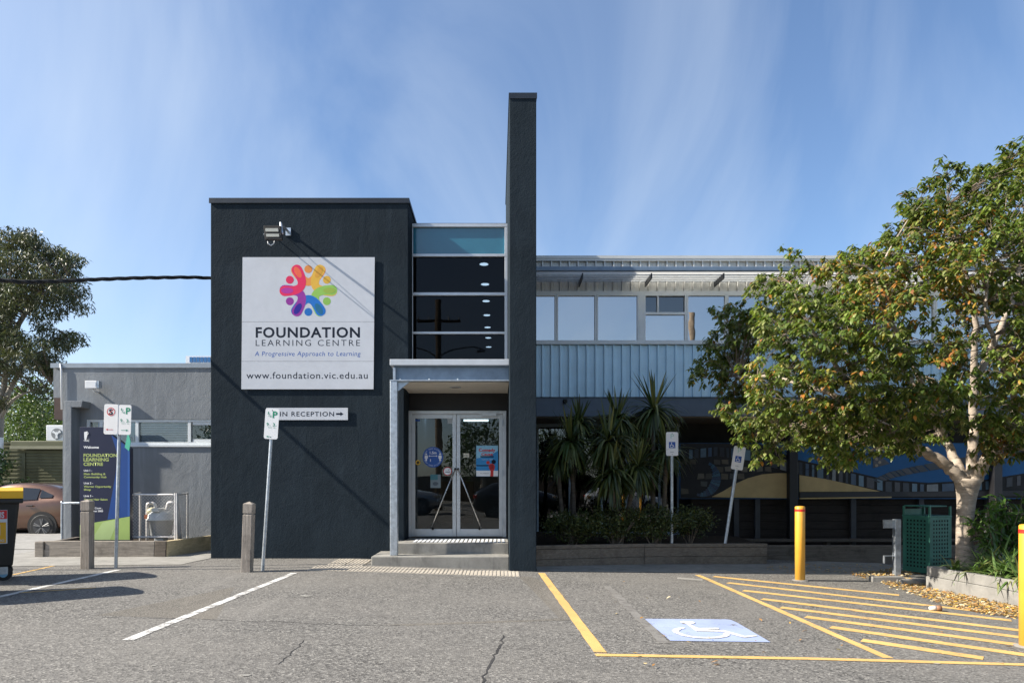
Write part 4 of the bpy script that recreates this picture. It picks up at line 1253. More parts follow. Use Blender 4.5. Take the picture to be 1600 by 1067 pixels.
m = MB(); m.tube([(tX(136.5+1.8*math.sin(k*.6)),DTt-.003,tZ(674.5+k*.9)) for k in range(6)], .006, 5); m.build('crest', wt, to)
yy = DTt-.0012
def tl(s, x0, x1, py, cap, mat, bold=.03): write('lettering', s, tX(x0), tX(x1), tZ(py), cap, yy, mat, to, bold)
tl('CITY OF', 134.5, 139.5, 685.8, .010, wt, .0)
tl('Casey', 131, 139.6, 689.2, .036, wt, .02)
tl('Welcome', 130.5, 154.5, 700.3, .048, wt, .035)
tl('FOUNDATION', 130.5, 183, 713.6, .064, m_lime, .035)
tl('LEARNING', 130.5, 170, 720.2, .064, m_lime, .035)
tl('CENTRE', 130.5, 161, 727.2, .064, m_lime, .035)
tl('Unit 1 -', 131, 144, 736.2, .036, wt, .02)
tl('Main Building &', 131, 165, 741.6, .038, m_lime, .03)
tl('Community Hub', 131, 166.5, 746.4, .038, m_lime, .03)
tl('Unit 2 -', 131, 145.5, 756, .036, wt, .02)
tl('Warren Opportunity', 131, 174, 761.3, .038, m_lime, .03)
tl('Shop', 131, 142, 766, .038, m_lime, .03)
tl('Unit 3 -', 131, 145.5, 776, .036, wt, .02)
tl('Young Hair Salon', 131, 168, 781.4, .038, m_lime, .03)
tl('n Court ,', 145, 160, 794.8, .034, wt, .025)
tl('ren 3805', 146, 161, 799.4, .034, wt, .025)

# gas meter in its chain link cage
cg = thing('gas_cage', 'galvanised chain link cage around the gas meter', 'cage', (-6.3, 13.0, .22))
yc, yb_ = 13.0, 13.75
ztop = Z(772.5, yc)
m_pipe = M('pale_galv_pipe', (.62,.60,.58), .5, .4, .15, 12)
xa, xb = X(204,yc), X(278,yc)
for (x, y_) in ((X(219,13.5),13.5),(X(276.5,yc),yc),(X(274,yc),yc),(X(293,yb_),yb_),(xa,yc)):
    m = MB(); m.tube([(x,y_,.2),(x,y_,ztop+.03)], .021, 10); m.build('post', m_pipe, cg, smooth=False)
for pts in ([(xa,yc,ztop),(X(271,yc),yc,ztop),(X(273.5,yc),yc,ztop-.03),(X(273.5,yc),yc,.34)], [(X(276.5,yc),yc,ztop),(X(293,yb_),yb_,ztop+.01)], [(xa,yc,ztop-.005),(X(219,13.5),13.5,ztop+.02)], [(xa,yc,.33),(X(273,yc),yc,.33)]):
    m = MB(); m.tube(pts, .018, 8); m.build('rail', m_pipe, cg)
def chain(p, uv, w, h, step=.062):
    """diamond mesh wires on the panel p + u*w + z*h"""
    m = MB(); k = -h
    while k < w:
        for sgn in (1, -1):
            if sgn == 1: a, b_ = (k, 0), (k+h, h)
            else: a, b_ = (k, h), (k+h, 0)
            pts = []
            for t0 in (0., 1.): pts.append([a[0]+(b_[0]-a[0])*t0, a[1]+(b_[1]-a[1])*t0])
            lo = max(0, (0-a[0])/(b_[0]-a[0])); hi = min(1, (w-a[0])/(b_[0]-a[0]))
            if hi <= lo: continue
            q = [(a[0]+(b_[0]-a[0])*t0, a[1]+(b_[1]-a[1])*t0) for t0 in (lo, hi)]
            m.tube([Vector(p)+Vector(uv)*q[0][0]+Vector((0,.002*sgn,q[0][1])), Vector(p)+Vector(uv)*q[1][0]+Vector((0,.002*sgn,q[1][1]))], .0022, 3, False)
        k += step
    o = m.build('chain_link', m_pipe, cg); kind(o, 'stuff'); return o
chain((xa,yc-.02,.33), (1,0,0), X(273,yc)-xa, ztop-.33)
sv = Vector((X(293,yb_)-X(276.5,yc), yb_-yc, 0)); chain((X(276.5,yc),yc-.0,.3), sv.normalized(), sv.length, ztop-.3)
gm = thing('gas_meter', 'grey domed gas meter with pipes inside the chain link cage', 'gas meter', (X(252,13.4), 13.4, .22))
gx, gy = X(252,13.4), 13.4
m_meter = M('meter_grey', (.55,.57,.56), .5, .2, .12, 6, 0, 50, .5, None, 0, .3)
m = MB(); m.lathe(gx, gy, [(.15,.30),(.19,.34),(.22,.62),(.26,.625),(.26,.655),(.245,.66),(.235,.74),(.18,.80),(.06,.815)], 24); m.build('body', m_meter, gm, smooth=True)
m = MB(); m.box(gx-.08, gx+.06, gy-.23, gy+.1, .80, .87); m.build('index_box', m_meter, gm, bevel=.01)
m = MB(); m.box(gx-.09, gx+.09, gy-.1, gy+.1, .20, .31); m.build('stand', m_meter, gm, bevel=.01)
m = MB(); m.lathe(gx-.16, gy-.02, [(.02,.72),(.09,.75),(.11,.80),(.09,.85),(.03,.88)], 14); m.build('regulator', M('meter_cream', (.50,.46,.30), .5), gm, smooth=True)
m = MB()
m.tube(smooth_pts([(gx-.27,gy,.2),(gx-.27,gy,.85),(gx-.25,gy,.95),(gx-.14,gy,.95),(gx-.11,gy,.86)],4), .032, 10)
m.tube(smooth_pts([(gx+.28,gy+.2,.2),(gx+.28,gy+.1,.88),(gx+.24,gy,.96),(gx+.14,gy,.96),(gx+.11,gy,.82)],4), .032, 10); m.build('pipe', m_pipe, gm, smooth=True)
m = MB(); m.tube([(gx-.27,gy-.05,.70),(gx-.27,gy+.03,.70)], .035, 10); m.box(gx-.30,gx-.24,gy-.07,gy-.05,.66,.74); m.build('valve', M('valve_orange', (.42,.13,.05), .5), gm)
# low pipe rail beside the downpipe
pr = MB(); pr.tube(smooth_pts([(X(97,13.2),13.2,-.05),(X(97,13.2),13.2,Z(790,13.2)),(X(99.5,13.2),13.2,Z(786,13.2)),(X(128,13.2),13.2,Z(785.5,13.2))],5), .022, 10)
pro = pr.build('pipe_rail', m_galv, None, smooth=True, loc=(X(97,13.2),13.2,0)); tag(pro, 'low bent pipe rail at the left end of the totem planter', 'rail')

# ================================================================== WHEELIE BINS
m_binb = M('bin_black_plastic', (.012,.013,.013), .5, 0, .2, 8, .05, 60)
m_biny = M('bin_yellow_plastic', (.72,.40,.012), .42, 0, .05, 5)
def bin660(xr, yf, label):
    """large four wheeled bin, its right side at xr and its front at yf"""
    th = R(35); t = thing('wheeled_bin', label, 'bin', (xr-(.63*math.cos(th)+.39*math.sin(th)), yf-(.63*math.sin(th)-.39*math.cos(th)), 0), (0,0,th), 'yellow lidded recycling bins')
    w, d = 1.26, .78
    bx = [( -w/2+.05, w/2-.12), (-w/2+.01, w/2-.01)]
    m = MB(); z0, z1 = .19, 1.12
    m.add([(-w/2+.10,-d/2+.09,z0),(w/2-.10,-d/2+.09,z0),(w/2-.10,d/2-.09,z0),(-w/2+.10,d/2-.09,z0),(-w/2+.02,-d/2+.01,z1),(w/2-.02,-d/2+.01,z1),(w/2-.02,d/2-.01,z1),(-w/2+.02,d/2-.01,z1)], [(3,2,1,0),(4,5,6,7),(0,1,5,4),(1,2,6,5),(2,3,7,6),(3,0,4,7)])
    m.build('body', m_binb, t, local=True, bevel=.035, seg=3)
    m = MB(); m.box(-w/2-.02,w/2+.02,-d/2-.03,d/2+.02,1.075,1.14); m.build('rim', m_binb, t, local=True, bevel=.015)
    m = MB(); n = 9; vs = []
    for i in range(n+1):
        y_ = -d/2-.035+(d+.05)*i/n
        z = 1.148+.145*math.sin(math.pi*min(1,(i/n)*.78+.24))
        vs += [(-w/2-.02,y_,z),(w/2+.02,y_,z)]
    k = len(vs); vs += [(-w/2-.02,-d/2-.035,1.143),(w/2+.02,-d/2-.035,1.143),(w/2+.02,d/2+.015,1.143),(-w/2-.02,d/2+.015,1.143)]
    fs = [(2*i,2*i+1,2*i+3,2*i+2) for i in range(n)]+[(k,k+1,1,0),(k+3,2*n,2*n+1,k+2),(k+3,k+2,k+1,k)]
    fs += [tuple([k+1,k+2]+[2*i+1 for i in range(n,-1,-1)]), tuple([k+3,k]+[2*i for i in range(n+1)])]
    m.add(vs, fs); m.build('lid', m_biny, t, local=True, bevel=.012)
    for sx_ in (-1, 1):
        for sy_ in (-1, 1):
            x, y_ = sx_*(w/2-.20), sy_*(d/2-.16)
            m = MB(); m.tube([(x-.022,y_,.1),(x+.022,y_,.1)], .1, 22); m.xf(Matrix.Translation((x,y_,.1)) @ Matrix.Rotation(R(90-20),4,'Z') @ Matrix.Translation((-x,-y_,-.1)))
            wh = m.build('caster_wheel', m_rubber, t, local=True)
            m = MB(); m.tube([(x-.026,y_,.1),(x+.026,y_,.1)], .056, 18); m.xf(Matrix.Translation((x,y_,.1)) @ Matrix.Rotation(R(70),4,'Z') @ Matrix.Translation((-x,-y_,-.1))); m.build('hub', plain('caster_blue', (.20,.42,.60), .35), wh, local=True)
            m = MB(); m.box(x-.045,x+.045,y_-.045,y_-.035,.09,.21); m.box(x-.045,x+.045,y_+.035,y_+.045,.09,.21); m.box(x-.045,x+.045,y_-.045,y_+.045,.2105,.225); m.build('fork', m_galv, wh, local=True)
    return t
bn1 = bin660(-6.61, 9.5, 'black recycling bin with yellow lid and red label at the left picture edge')
# its labels lie on the sloping front
dB = .78
def on_front(u0, v): # height v -> y of the front face
    t = (v-.19)/(1.12-.19); return -dB/2+.09+(.01-.09)*t-.004
def front_quad(name, x0, x1, z0, z1, mat, lift=0):
    m = MB(); m.add([(x0,on_front(0,z0)-lift,z0),(x1,on_front(0,z0)-lift,z0),(x1,on_front(0,z1)-lift,z1),(x0,on_front(0,z1)-lift,z1)], [(0,1,2,3)]); return m.build(name, mat, bn1, local=True)
front_quad('label', -.05, .470, .52, .985, m_white)
front_quad('red_label', -.05, .466, .862, .980, m_redp, .002)
front_quad('amber_label', -.05, .455, .53, .815, M('amber_label', (.62,.34,.02), .4), .002)
front_quad('pictogram', .345, .39, .64, .78, m_white, .0035)
front_quad('pictogram', .352, .383, .65, .77, MATS['amber_label'], .0045)
o = write('lettering', 'DIS', .340, .435, .878, .085, 0, m_white, bn1, .03, local=True)
for v in o.data.vertices: v.co.y = on_front(0, v.co.z)-.006
o = write('lettering', 'ING', .34, .435, .55, .03, 0, m_white, bn1, .02, local=True)
for v in o.data.vertices: v.co.y = on_front(0, v.co.z)-.006
bin660(-6.05, 8.05, 'second yellow lidded bin just beyond the left edge, throwing the nearer shadow')

# ================================================================== CAR
def car(name, label, loc, rotz, paint, group='parked cars'):
    t = thing(name, label, 'car', loc, (0,0,rotz), group)
    S = [(-2.18,.34,.60,.66,.62,.50),(-2.10,.26,.70,.80,.76,.60),(-1.75,.22,.80,.93,.85,.68),(-1.2,.2,.88,1.03,.89,.72),(-.78,.2,.93,1.09,.90,.73),(-.42,.2,.95,1.30,.90,.68),(-.02,.2,.96,1.49,.90,.62),(.5,.2,.98,1.55,.90,.62),(1.05,.2,1.02,1.52,.90,.60),(1.5,.21,1.07,1.43,.90,.585),(1.82,.23,1.10,1.29,.885,.60),(2.03,.28,1.08,1.13,.85,.66),(2.14,.36,.95,1.02,.80,.64),(2.19,.45,.78,.86,.72,.55)]
    def ring(s):
        x, zb, zl, zr_, w, wr = s
        h = [(w*.80,zb),(w*.97,zb+.10),(w,zb+.28),(w*.985,zl-.14),(w*.955,zl),(wr+.03,zr_-.05),(wr-.04,zr_-.005),(wr*.5,zr_+.012)]
        return [(x,-y_,z) for y_, z in h]+[(x,y_,z) for y_, z in h[::-1]]
    rings = [ring(s) for s in S]; n = len(rings[0])
    m = MB(); vs = [p for r_ in rings for p in r_]
    fs = [(i*n+k, i*n+(k+1)%n, (i+1)*n+(k+1)%n, (i+1)*n+k) for i in range(len(rings)-1) for k in range(n)]
    fs += [tuple(range(n-1,-1,-1)), tuple(range((len(rings)-1)*n, len(rings)*n))]
    m.add(vs, fs); b = m.build('body', paint, t, smooth=True, local=True)
    sd = b.modifiers.new('sub', 'SUBSURF'); sd.levels = sd.render_levels = 2
    m_cg = MATS.get('car_glass') or M('car_glass', (.012,.014,.016), .06, 0, .1, 3, 0, 50, .8)
    def side(x, f, sgn):  # point on the glasshouse side
        for a, b2 in zip(S[:-1], S[1:]):
            if a[0] <= x <= b2[0]:
                q = (x-a[0])/(b2[0]-a[0]); r_ = [a[i]*(1-q)+b2[i]*q for i in range(6)]
                y0, z0, y1, z1 = r_[4]*.955, r_[2], r_[5]+.03, r_[3]-.05
                return (x, sgn*(y0+(y1-y0)*f+.014), z0+(z1-z0)*f)
    for sgn in (-1, 1):
        for (xa_, xb_, f0, f1a, f1b) in ((-.55,.34,.12,.42,.84),(.40,1.12,.12,.84,.80),(1.17,1.52,.2,.76,.45)):
            m = MB(); xs_ = [xa_+(xb_-xa_)*k/5 for k in range(6)]
            m.add([side(x,f0,sgn) for x in xs_]+[side(x, f1a+(f1b-f1a)*min(1,k/2.2 if xa_ < 0 else k/5), sgn) for k, x in enumerate(xs_)], [(k,k+1,7+k,6+k) if sgn < 0 else (k+1,k,6+k,7+k) for k in range(5)])
            m.build('side_window', m_cg, t, smooth=True, local=True)
        m = MB(); m.box(.88,1.06,sgn*.915-.018,sgn*.915+.018,.89,.925); m.box(-.12,.06,sgn*.912-.018,sgn*.912+.018,.865,.90); m.build('door_handle', m_rubber, t, local=True, bevel=.008)
        m = MB(); m.box(-.62,-.42,sgn*.98-.09,sgn*.98+.09,.98,1.12); m.build('wing_mirror', paint, t, local=True, bevel=.03)
        m = MB(); m.box(2.02,2.15,sgn*.72-.13,sgn*.72+.09,.86,.99); m.build('tail_light', m_red, t, local=True, bevel=.02)
        m = MB(); m.box(-2.14,-1.9,sgn*.66-.14,sgn*.66+.10,.70,.82); m.build('headlight', m_chrome, t, local=True, bevel=.02)
        for wx in (-1.36, 1.30):
            m = MB(); m.tube([(wx,sgn*.60,.35),(wx,sgn*.905,.35)], .40, 28); m.build('wheel_arch', m_rubber, t, local=True)
            m = MB(); m.tube([(wx,sgn*.70,.335),(wx,sgn*.90,.335),(wx,sgn*.918,.335)], [.335,.335,.31], 28); wh = m.build('wheel', m_rubber, t, local=True)
            m = MB(); m.tube([(wx,sgn*.90,.335),(wx,sgn*.922,.335)], .235, 24); m.build('rim', M('dark_alloy', (.03,.03,.032), .5, .0), wh, local=True)
            m = MB()
            for k in range(5):
                a = R(90+72*k)
                for da in (-.14,.14):
                    m.tube([(wx+.03*math.cos(a),sgn*.925,.335+.03*math.sin(a)),(wx+.22*math.cos(a+da),sgn*.927,.335+.22*math.sin(a+da))], .016, 5)
            m.build('spoke', M('bright_alloy', (.16,.16,.16), .5, .0), wh, local=True)
    def top(x, yf):
        for a, b2 in zip(S[:-1], S[1:]):
            if a[0] <= x <= b2[0]:
                q = (x-a[0])/(b2[0]-a[0]); return (x, yf*(a[5]*(1-q)+b2[5]*q), a[3]*(1-q)+b2[3]*q+.012)
    for (xa_, xb_, nm) in ((-.74,-.06,'windscreen'),(1.55,2.0,'rear_window')):
        m = MB(); vs = [top(xa_+(xb_-xa_)*i/4, yf) for i in range(5) for yf in (-.88,-.45,0,.45,.88)]
        m.add(vs, [(i*5+k, (i+1)*5+k, (i+1)*5+k+1, i*5+k+1) for i in range(4) for k in range(4)]); m.build(nm, m_cg, t, smooth=True, local=True)
    return t
m_bronze = M('bronze_car_paint', (.12,.058,.034), .32, .55, .05, 3, 0, 50, .5, None, .8)
car('parked_car', 'bronze hatchback parked behind the recycling bin with its tail to the right', (-13.75, 19.6, -.17), 0, m_bronze)

# ================================================================== LEFT BACKGROUND
DFc = 23.5
sf = thing('metal_shed_wall', 'olive green ribbed metal wall with roller door behind the bronze car', 'shed', (-18, DFc, -.17))
m_olive = M('olive_steel', (.115,.115,.065), .5, .2, .15, 3, 0, 50, .4, None, 0, .2)
def ribbed(x0, x1, z0, z1, y, p, name, amp=.018):
    n = max(2, int((z1-z0)/p))
    m = MB(); vs = []
    for i in range(n+1):
        z = z0+(z1-z0)*i/n
        if i < n:
            for dz, dy_ in ((0,0),(.55,-amp),(.92,-amp)): vs += [(x0,y+dy_,z+dz*(z1-z0)/n),(x1,y+dy_,z+dz*(z1-z0)/n)]
    m.add(vs, [(2*i,2*i+1,2*i+3,2*i+2) for i in range(len(vs)//2-1)])
    return m.build(name, m_olive, sf)
ribbed(-30, -9.3, -.3, Z(690,DFc), DFc, .13, 'ribbed_sheet')
ribbed(X(42,DFc), -9.3, -.3, Z(704,DFc), DFc-.06, .105, 'roller_door')
m = MB(); m.box(X(26,DFc), -9.2, DFc-.30, DFc-.06, Z(701.5,DFc), Z(689.5,DFc)); m.build('door_hood', m_olive, sf, bevel=.02)
m = MB(); m.box(X(26,DFc), -9.2, DFc-.34, DFc-.301, Z(702,DFc), Z(697.5,DFc)); m.build('hood_lip', M('pale_olive', (.24,.23,.15), .5), sf)
m = MB(); m.box(X(40,DFc)-.05, X(40,DFc)+.05, DFc-.1, DFc-.02, -.3, Z(708,DFc)); m.build('door_guide', m_olive, sf)
m = MB(); m.box(-30, -9.2, DFc, DFc+4.2, Z(691,DFc)-.05, Z(690.5,DFc)); m.build('shed_roof', m_olive, sf)
m = MB(); m.tube([(X(7,DFc),DFc-.2,Z(740,DFc)),(X(7,DFc),DFc-.2,Z(684,DFc))], .10, 10); m.build('vent_pipe', m_whitemetal, sf)
ac = thing('air_conditioner', 'white air conditioner outdoor unit above the shed roof beside the wing', 'air conditioner', (X(86,24.6), 24.6, Z(690,DFc)))
m = MB(); m.box(X(72,24.6), X(101,24.6), 24.6, 25.1, Z(688.5,24.6), Z(664,24.6)); m.build('casing', m_whitemetal, ac, bevel=.02)
cxx, czz = X(89,24.6), Z(677.5,24.6)
m = MB(); m.disc((cxx,czz), .20, 24.585, 24.599, 24); m.build('fan_grille', M('grille_grey', (.22,.23,.24), .5), ac)
m = MB(); m.disc((cxx,czz), .06, 24.57, 24.584, 12)
for k in range(3):
    a = R(30+120*k); m.prism([(cxx+.05*math.cos(a-.5),czz+.05*math.sin(a-.5)),(cxx+.17*math.cos(a-.25),czz+.17*math.sin(a-.25)),(cxx+.17*math.cos(a+.3),czz+.17*math.sin(a+.3)),(cxx+.05*math.cos(a+.5),czz+.05*math.sin(a+.5))], 24.572, 24.583)
m.build('fan', m_whitemetal, ac)

# ================================================================== RIGHT CORNER
kp = thing('concrete_sleeper_planter', 'pale concrete sleeper planter around the tree at the right', 'planter', (6.9, 9.9, -.3))
P = [(6.80,10.80),(6.98,9.18),(7.30,6.4)]
ztp = .040
segs = [((6.80,10.80),(7.03,8.75)),((7.031,8.745),(7.28,6.6))]
for (a, b_) in segs:
    for (h0, h1, o_) in ((-.30,-.148,.012),(-.144,.002,0.0)):
        m = MB(); m.slab([(a[0]-o_*0+.0, a[1]),(b_[0], b_[1]),(b_[0]+.10, b_[1]),(a[0]+.10, a[1])], ztp+h0-.05*(h0 < -.2), ztp+h1); ob = m.build('concrete_sleeper', m_kerb, kp, bevel=.008)
        ob.location.x -= o_
m = MB(); m.slab([(6.905,10.70),(10.5,10.70),(10.5,10.80),(6.905,10.80)], -.4, ztp); m.build('concrete_sleeper', m_kerb, kp, bevel=.008)
m = MB(); m.add([(6.9,10.7,.0),(7.37,6.6,.0),(11.5,6.6,.0),(11.5,12.4,.0),(8.05,12.4,.0),(8.05,10.81,0),(6.9,10.81,0)], [(0,1,2,3,4,5,6)]); m.build('soil', m_soil, kp)
# kerb stubs near the litter bin
for (x0, x1, y0, y1, z1) in ((6.25,6.78,11.35,11.48,-.20),(6.60,7.35,11.15,11.28,-.22)):
    m = MB(); m.box(x0, x1, y0, y1, -.6, z1); k = m.build('kerb_stub', m_kerb, car_park, bevel=.01)

# green litter bin enclosure with square perforations, turned a little to the right
mg = M('green_powdercoat', (.045,.18,.135), .42, .1, .15, 6, .03, 40, .5, None, 0, .3)
NB = G(1453, 899)
li = thing('litter_bin', 'dark green perforated metal litter bin enclosure beside the tree planter', 'bin', NB, (0,0,R(20)))
fh = 1.27; ws = .56
def perforated(x0, x1, z0, z1, zi0, zi1, nx_, nz_):
    m = MB(); mgx = (x1-x0)*.13
    gx_ = [x0+mgx+(x1-x0-2*mgx)*i/(nx_*2-1) for i in range(nx_*2)]
    gzs = [zi0+(zi1-zi0)*i/(nz_*2-1) for i in range(nz_*2)]
    XS = [x0]+gx_+[x1]; ZS = [z0]+gzs+[z1]
    for i in range(len(XS)-1):
        for j in range(len(ZS)-1):
            if i % 2 == 1 and j % 2 == 1: continue
            m.add([(XS[i],.002,ZS[j]),(XS[i+1],.002,ZS[j]),(XS[i+1],.002,ZS[j+1]),(XS[i],.002,ZS[j+1])], [(0,1,2,3)])
    return m
m = perforated(.02, ws-.02, .03, fh*.84, fh*.10, fh*.80, 6, 13); m.build('front_panel', mg, li, local=True)
m = perforated(.02, ws-.02, .03, fh*.84, fh*.10, fh*.80, 6, 13); m.v = [(.002, ws-v[0], v[2]) for v in m.v]; m.build('side_panel', mg, li, local=True)
m = MB(); m.box(ws-.006, ws-.002, .02, ws-.02, .03, fh*.84); m.build('side_panel', mg, li, local=True)
m = MB(); m.box(.02, ws-.02, ws-.006, ws-.002, .03, fh-.06); m.build('back_panel', mg, li, local=True)
for (x, y_) in ((0,0),(ws-.035,0),(0,ws-.035),(ws-.035,ws-.035)):
    m = MB(); m.box(x-.002, x+.033, y_-.002, y_+.033, -.08, fh); m.build('corner_post', mg, li, local=True, bevel=.005)
m = MB(); m.box(-.006, ws+.006, -.006, ws+.006, fh*.84+.001, fh*.865); m.build('rim', mg, li, local=True, bevel=.005)
m = MB(); m.box(.04, ws-.04, .06, ws-.0, fh-.012, fh+.012); m.build('roof_plate', mg, li, local=True, bevel=.005)
m = MB(); m.box(.05, ws-.05, .05, ws-.05, .05, fh*.8); m.build('liner', m_rubber, li, local=True)
# galvanised end post of a rail
DE = 12.2
er = thing('steel_rail_end', 'short galvanised post with two cut rail arms left of the litter bin', 'rail', (X(1404,DE), DE, gz(7.2,DE)))
m = MB(); m.box(X(1399,DE), X(1408,DE), DE, DE+.1, gz(7.2,DE)-.2, Z(811,DE)); m.build('post', m_galv, er, bevel=.006)
for (a, b_) in ((812,825),(868,880)):
    m = MB(); x0, x1 = X(1383,DE), X(1399,DE)-.001
    za, zb2 = Z(a,DE), Z(b_,DE)
    m.box(x0, x1, DE+.02, DE+.07, za-.012, za); m.box(x0, x0+.012, DE+.02, DE+.07, zb2, za-.0125)
    if a < 850: m.box(x0+.0125, x1, DE+.05, DE+.07, zb2, za-.0125)
    m.build('rail_arm', m_galv, er)
# crushed cup on the hatching
c = G(1462, 954)
cu = thing('crushed_cup', 'crushed takeaway cup lying on the yellow hatching', 'cup', c)
m = MB(); pr_ = [(-.05,.028),(-.02,.032),(.0,.034)]
m.tube([(-.075,0,.032),(-.03,.006,.034),(.0,.0,.036)], [.024,.031,.034], 12); m.build('cup_body', plain('cup_white', (.62,.58,.52), .5), cu, local=True, smooth=True)
m = MB(); m.tube([(.001,0,.036),(.03,-.004,.036),(.06,-.008,.038)], [.0345,.036,.039], 12); m.build('cup_sleeve', plain('cup_brown', (.25,.13,.07), .6), cu, local=True, smooth=True)
# ================================================================== VEGETATION
class Leaves:
    def __init__(s): s.v = []; s.f = []; s.c = []
    def leaf(s, base, d, side, L, w, bend, col, segs=3, fold=.25):
        """folded, drooping blade from base along d; side is its width direction"""
        d = d.normalized(); side = side - d*side.dot(d)
        if side.length < 1e-5: side = d.orthogonal()
        side.normalize(); nrm = side.cross(d)
        o = len(s.v); p = Vector(base); dirv = d.copy()
        prof = {2:(.1,1,0),3:(.12,1.,.72,0),4:(.15,.9,1.,.6,0),5:(.6,1,1,.8,.5,0)}[segs]
        for i in range(segs+1):
            ww = w*.5*prof[i]
            up = nrm*ww*fold
            s.v += [tuple(p-side*ww+up), tuple(p), tuple(p+side*ww+up)]
            s.c += [col]*3
            dirv = (dirv + Vector((0,0,-bend/segs))).normalized()
            p = p + dirv*(L/segs)
        for i in range(segs):
            a = o+3*i
            s.f += [(a,a+1,a+4,a+3),(a+1,a+2,a+5,a+4)]
    def quad(s, c, a, b, col):
        o = len(s.v); c = Vector(c)
        s.v += [tuple(c-a-b), tuple(c+a-b*.2), tuple(c+a+b), tuple(c-a*.2+b)]; s.c += [col]*4; s.f.append((o,o+1,o+2,o+3))
    def build(s, name, mat, parent=None, loc=None, smooth=True, local=False):
        off = wloc(parent) if parent is not None and not local else Vector(loc or (0,0,0))
        me = bpy.data.meshes.new(name)
        me.from_pydata([(v[0]-off.x, v[1]-off.y, v[2]-off.z) for v in s.v], [], s.f)
        at = me.color_attributes.new('leafcol', 'FLOAT_COLOR', 'POINT')
        flat_ = [x for c in s.c for x in (c[0],c[1],c[2],1.0)]
        at.data.foreach_set('color', flat_)
        if smooth: me.polygons.foreach_set('use_smooth', [True]*len(me.polygons))
        me.materials.append(mat)
        o = bpy.data.objects.new(name, me)
        if loc is not None and parent is None: o.location = loc
        COL.objects.link(o)
        if parent is not None: o.parent = parent
        return o
def inpoly(x, y, poly):
    c = False; n = len(poly)
    for i in range(n):
        x0, y0 = poly[i]; x1, y1 = poly[(i+1)%n]
        if (y0 > y) != (y1 > y) and x < (x1-x0)*(y-y0)/(y1-y0)+x0: c = not c
    return c
def edge_dist(x, y, poly):
    best = 1e9; n = len(poly)
    for i in range(n):
        a = Vector(poly[i]); b_ = Vector(poly[(i+1)%n]); p = Vector((x,y)); ab = b_-a
        t = max(0, min(1, (p-a).dot(ab)/max(ab.length_squared,1e-9))); best = min(best, (a+ab*t-p).length)
    return best
def rv(rnd):
    while True:
        v = Vector((rnd.uniform(-1,1), rnd.uniform(-1,1), rnd.uniform(-1,1)))
        if .05 < v.length < 1: return v
m_leaf = leafmat('broad_leaf', .44, .40, .5)
m_bark = M('pale_bark', (.33,.275,.22), .85, 0, .35, 7, .6, 25, .2, (1,1,3))
m_twig = M('twig_bark', (.17,.13,.095), .85, 0, .3, 9)

# ---- street tree at the right
DTr = 11.25
tree = thing('street_tree', 'broad leafy tree turning yellow with pale forked trunk at the right', 'tree', (X(1505,DTr), DTr, 0))
def T(px, py, dd=0.0): return W(px, py, DTr+dd)
rnd = random.Random(21)
trunk = [T(1508,884),T(1507,862),T(1507,830),T(1509,795),T(1511,768),T(1512,748)]
m = MB(); m.tube(smooth_pts(trunk,4), [.155,.145,.137,.13,.127,.125,.124,.123,.123,.124,.126,.128,.131,.135,.14,.148,.158,.17,.185,.20,.19], 16)
m.build('trunk', m_bark, tree, smooth=True)
m = MB(); m.lathe(T(1507,825).x-.0, DTr-.137, [(.01,T(0,829).z),(.035,T(0,826).z),(.03,T(0,821).z),(.01,T(0,818).z)], 8); m.build('branch_scar', m_twig, tree)
limbs = [
 ([T(1502,752),T(1485,733),T(1455,712),T(1428,697,-.1),T(1390,672,-.3),T(1340,640,-.5),T(1280,610,-.6),T(1210,590,.2),T(1150,590,.9)], .105),
 ([T(1508,748),T(1494,722,.2),T(1478,690,.5),T(1450,640,.8),T(1415,580,1.0),T(1380,520,1.2),T(1330,450,1.2),T(1270,420,1.1)], .085),
 ([T(1515,748),T(1520,700,.1),T(1522,640,.2),T(1522,560,.2),T(1523,480,.1),T(1500,400,0),T(1480,320,-.1)], .09),
 ([T(1520,752),T(1536,728,-.1),T(1558,690,-.3),T(1590,640,-.5),T(1640,570,-.8),T(1690,480,-1.0),T(1700,380,-1.0)], .105),
 ([T(1522,600,.2),T(1560,520,.5),T(1590,440,.8),T(1600,340,.9),T(1620,270,.9)], .06),
 ([T(1428,697,-.1),T(1400,682,-.3),T(1350,672,-.4),T(1290,668,-.5),T(1220,672,-.5)], .03),
 ([T(1340,640,-.5),T(1300,560,-.9),T(1260,500,-1.0),T(1235,440,-1.1)], .045),
 ([T(1478,690,.5),T(1440,600,-.3),T(1400,520,-.9),T(1370,440,-1.1),T(1420,340,-1.0)], .05),
 ([T(1558,690,-.3),T(1600,700,-1.0),T(1650,680,-1.5),T(1700,640,-1.6)], .05),
 ([T(1590,640,-.5),T(1560,560,-1.2),T(1540,470,-1.5),T(1560,380,-1.4)], .05),
]
skel = []
for pts, r0 in limbs:
    sp_ = smooth_pts(pts, 5); n = len(sp_)
    sp_ = [p+Vector((rnd.uniform(-.02,.02),rnd.uniform(-.02,.02),rnd.uniform(-.02,.02))) for p in sp_]
    m = MB(); m.tube(sp_, [r0*(1-.82*i/(n-1)) for i in range(n)], 9); m.build('limb', m_bark, tree, smooth=True)
    for i, p in enumerate(sp_[3:]): skel.append((p, r0*(1-.82*(i+3)/(n-1))))
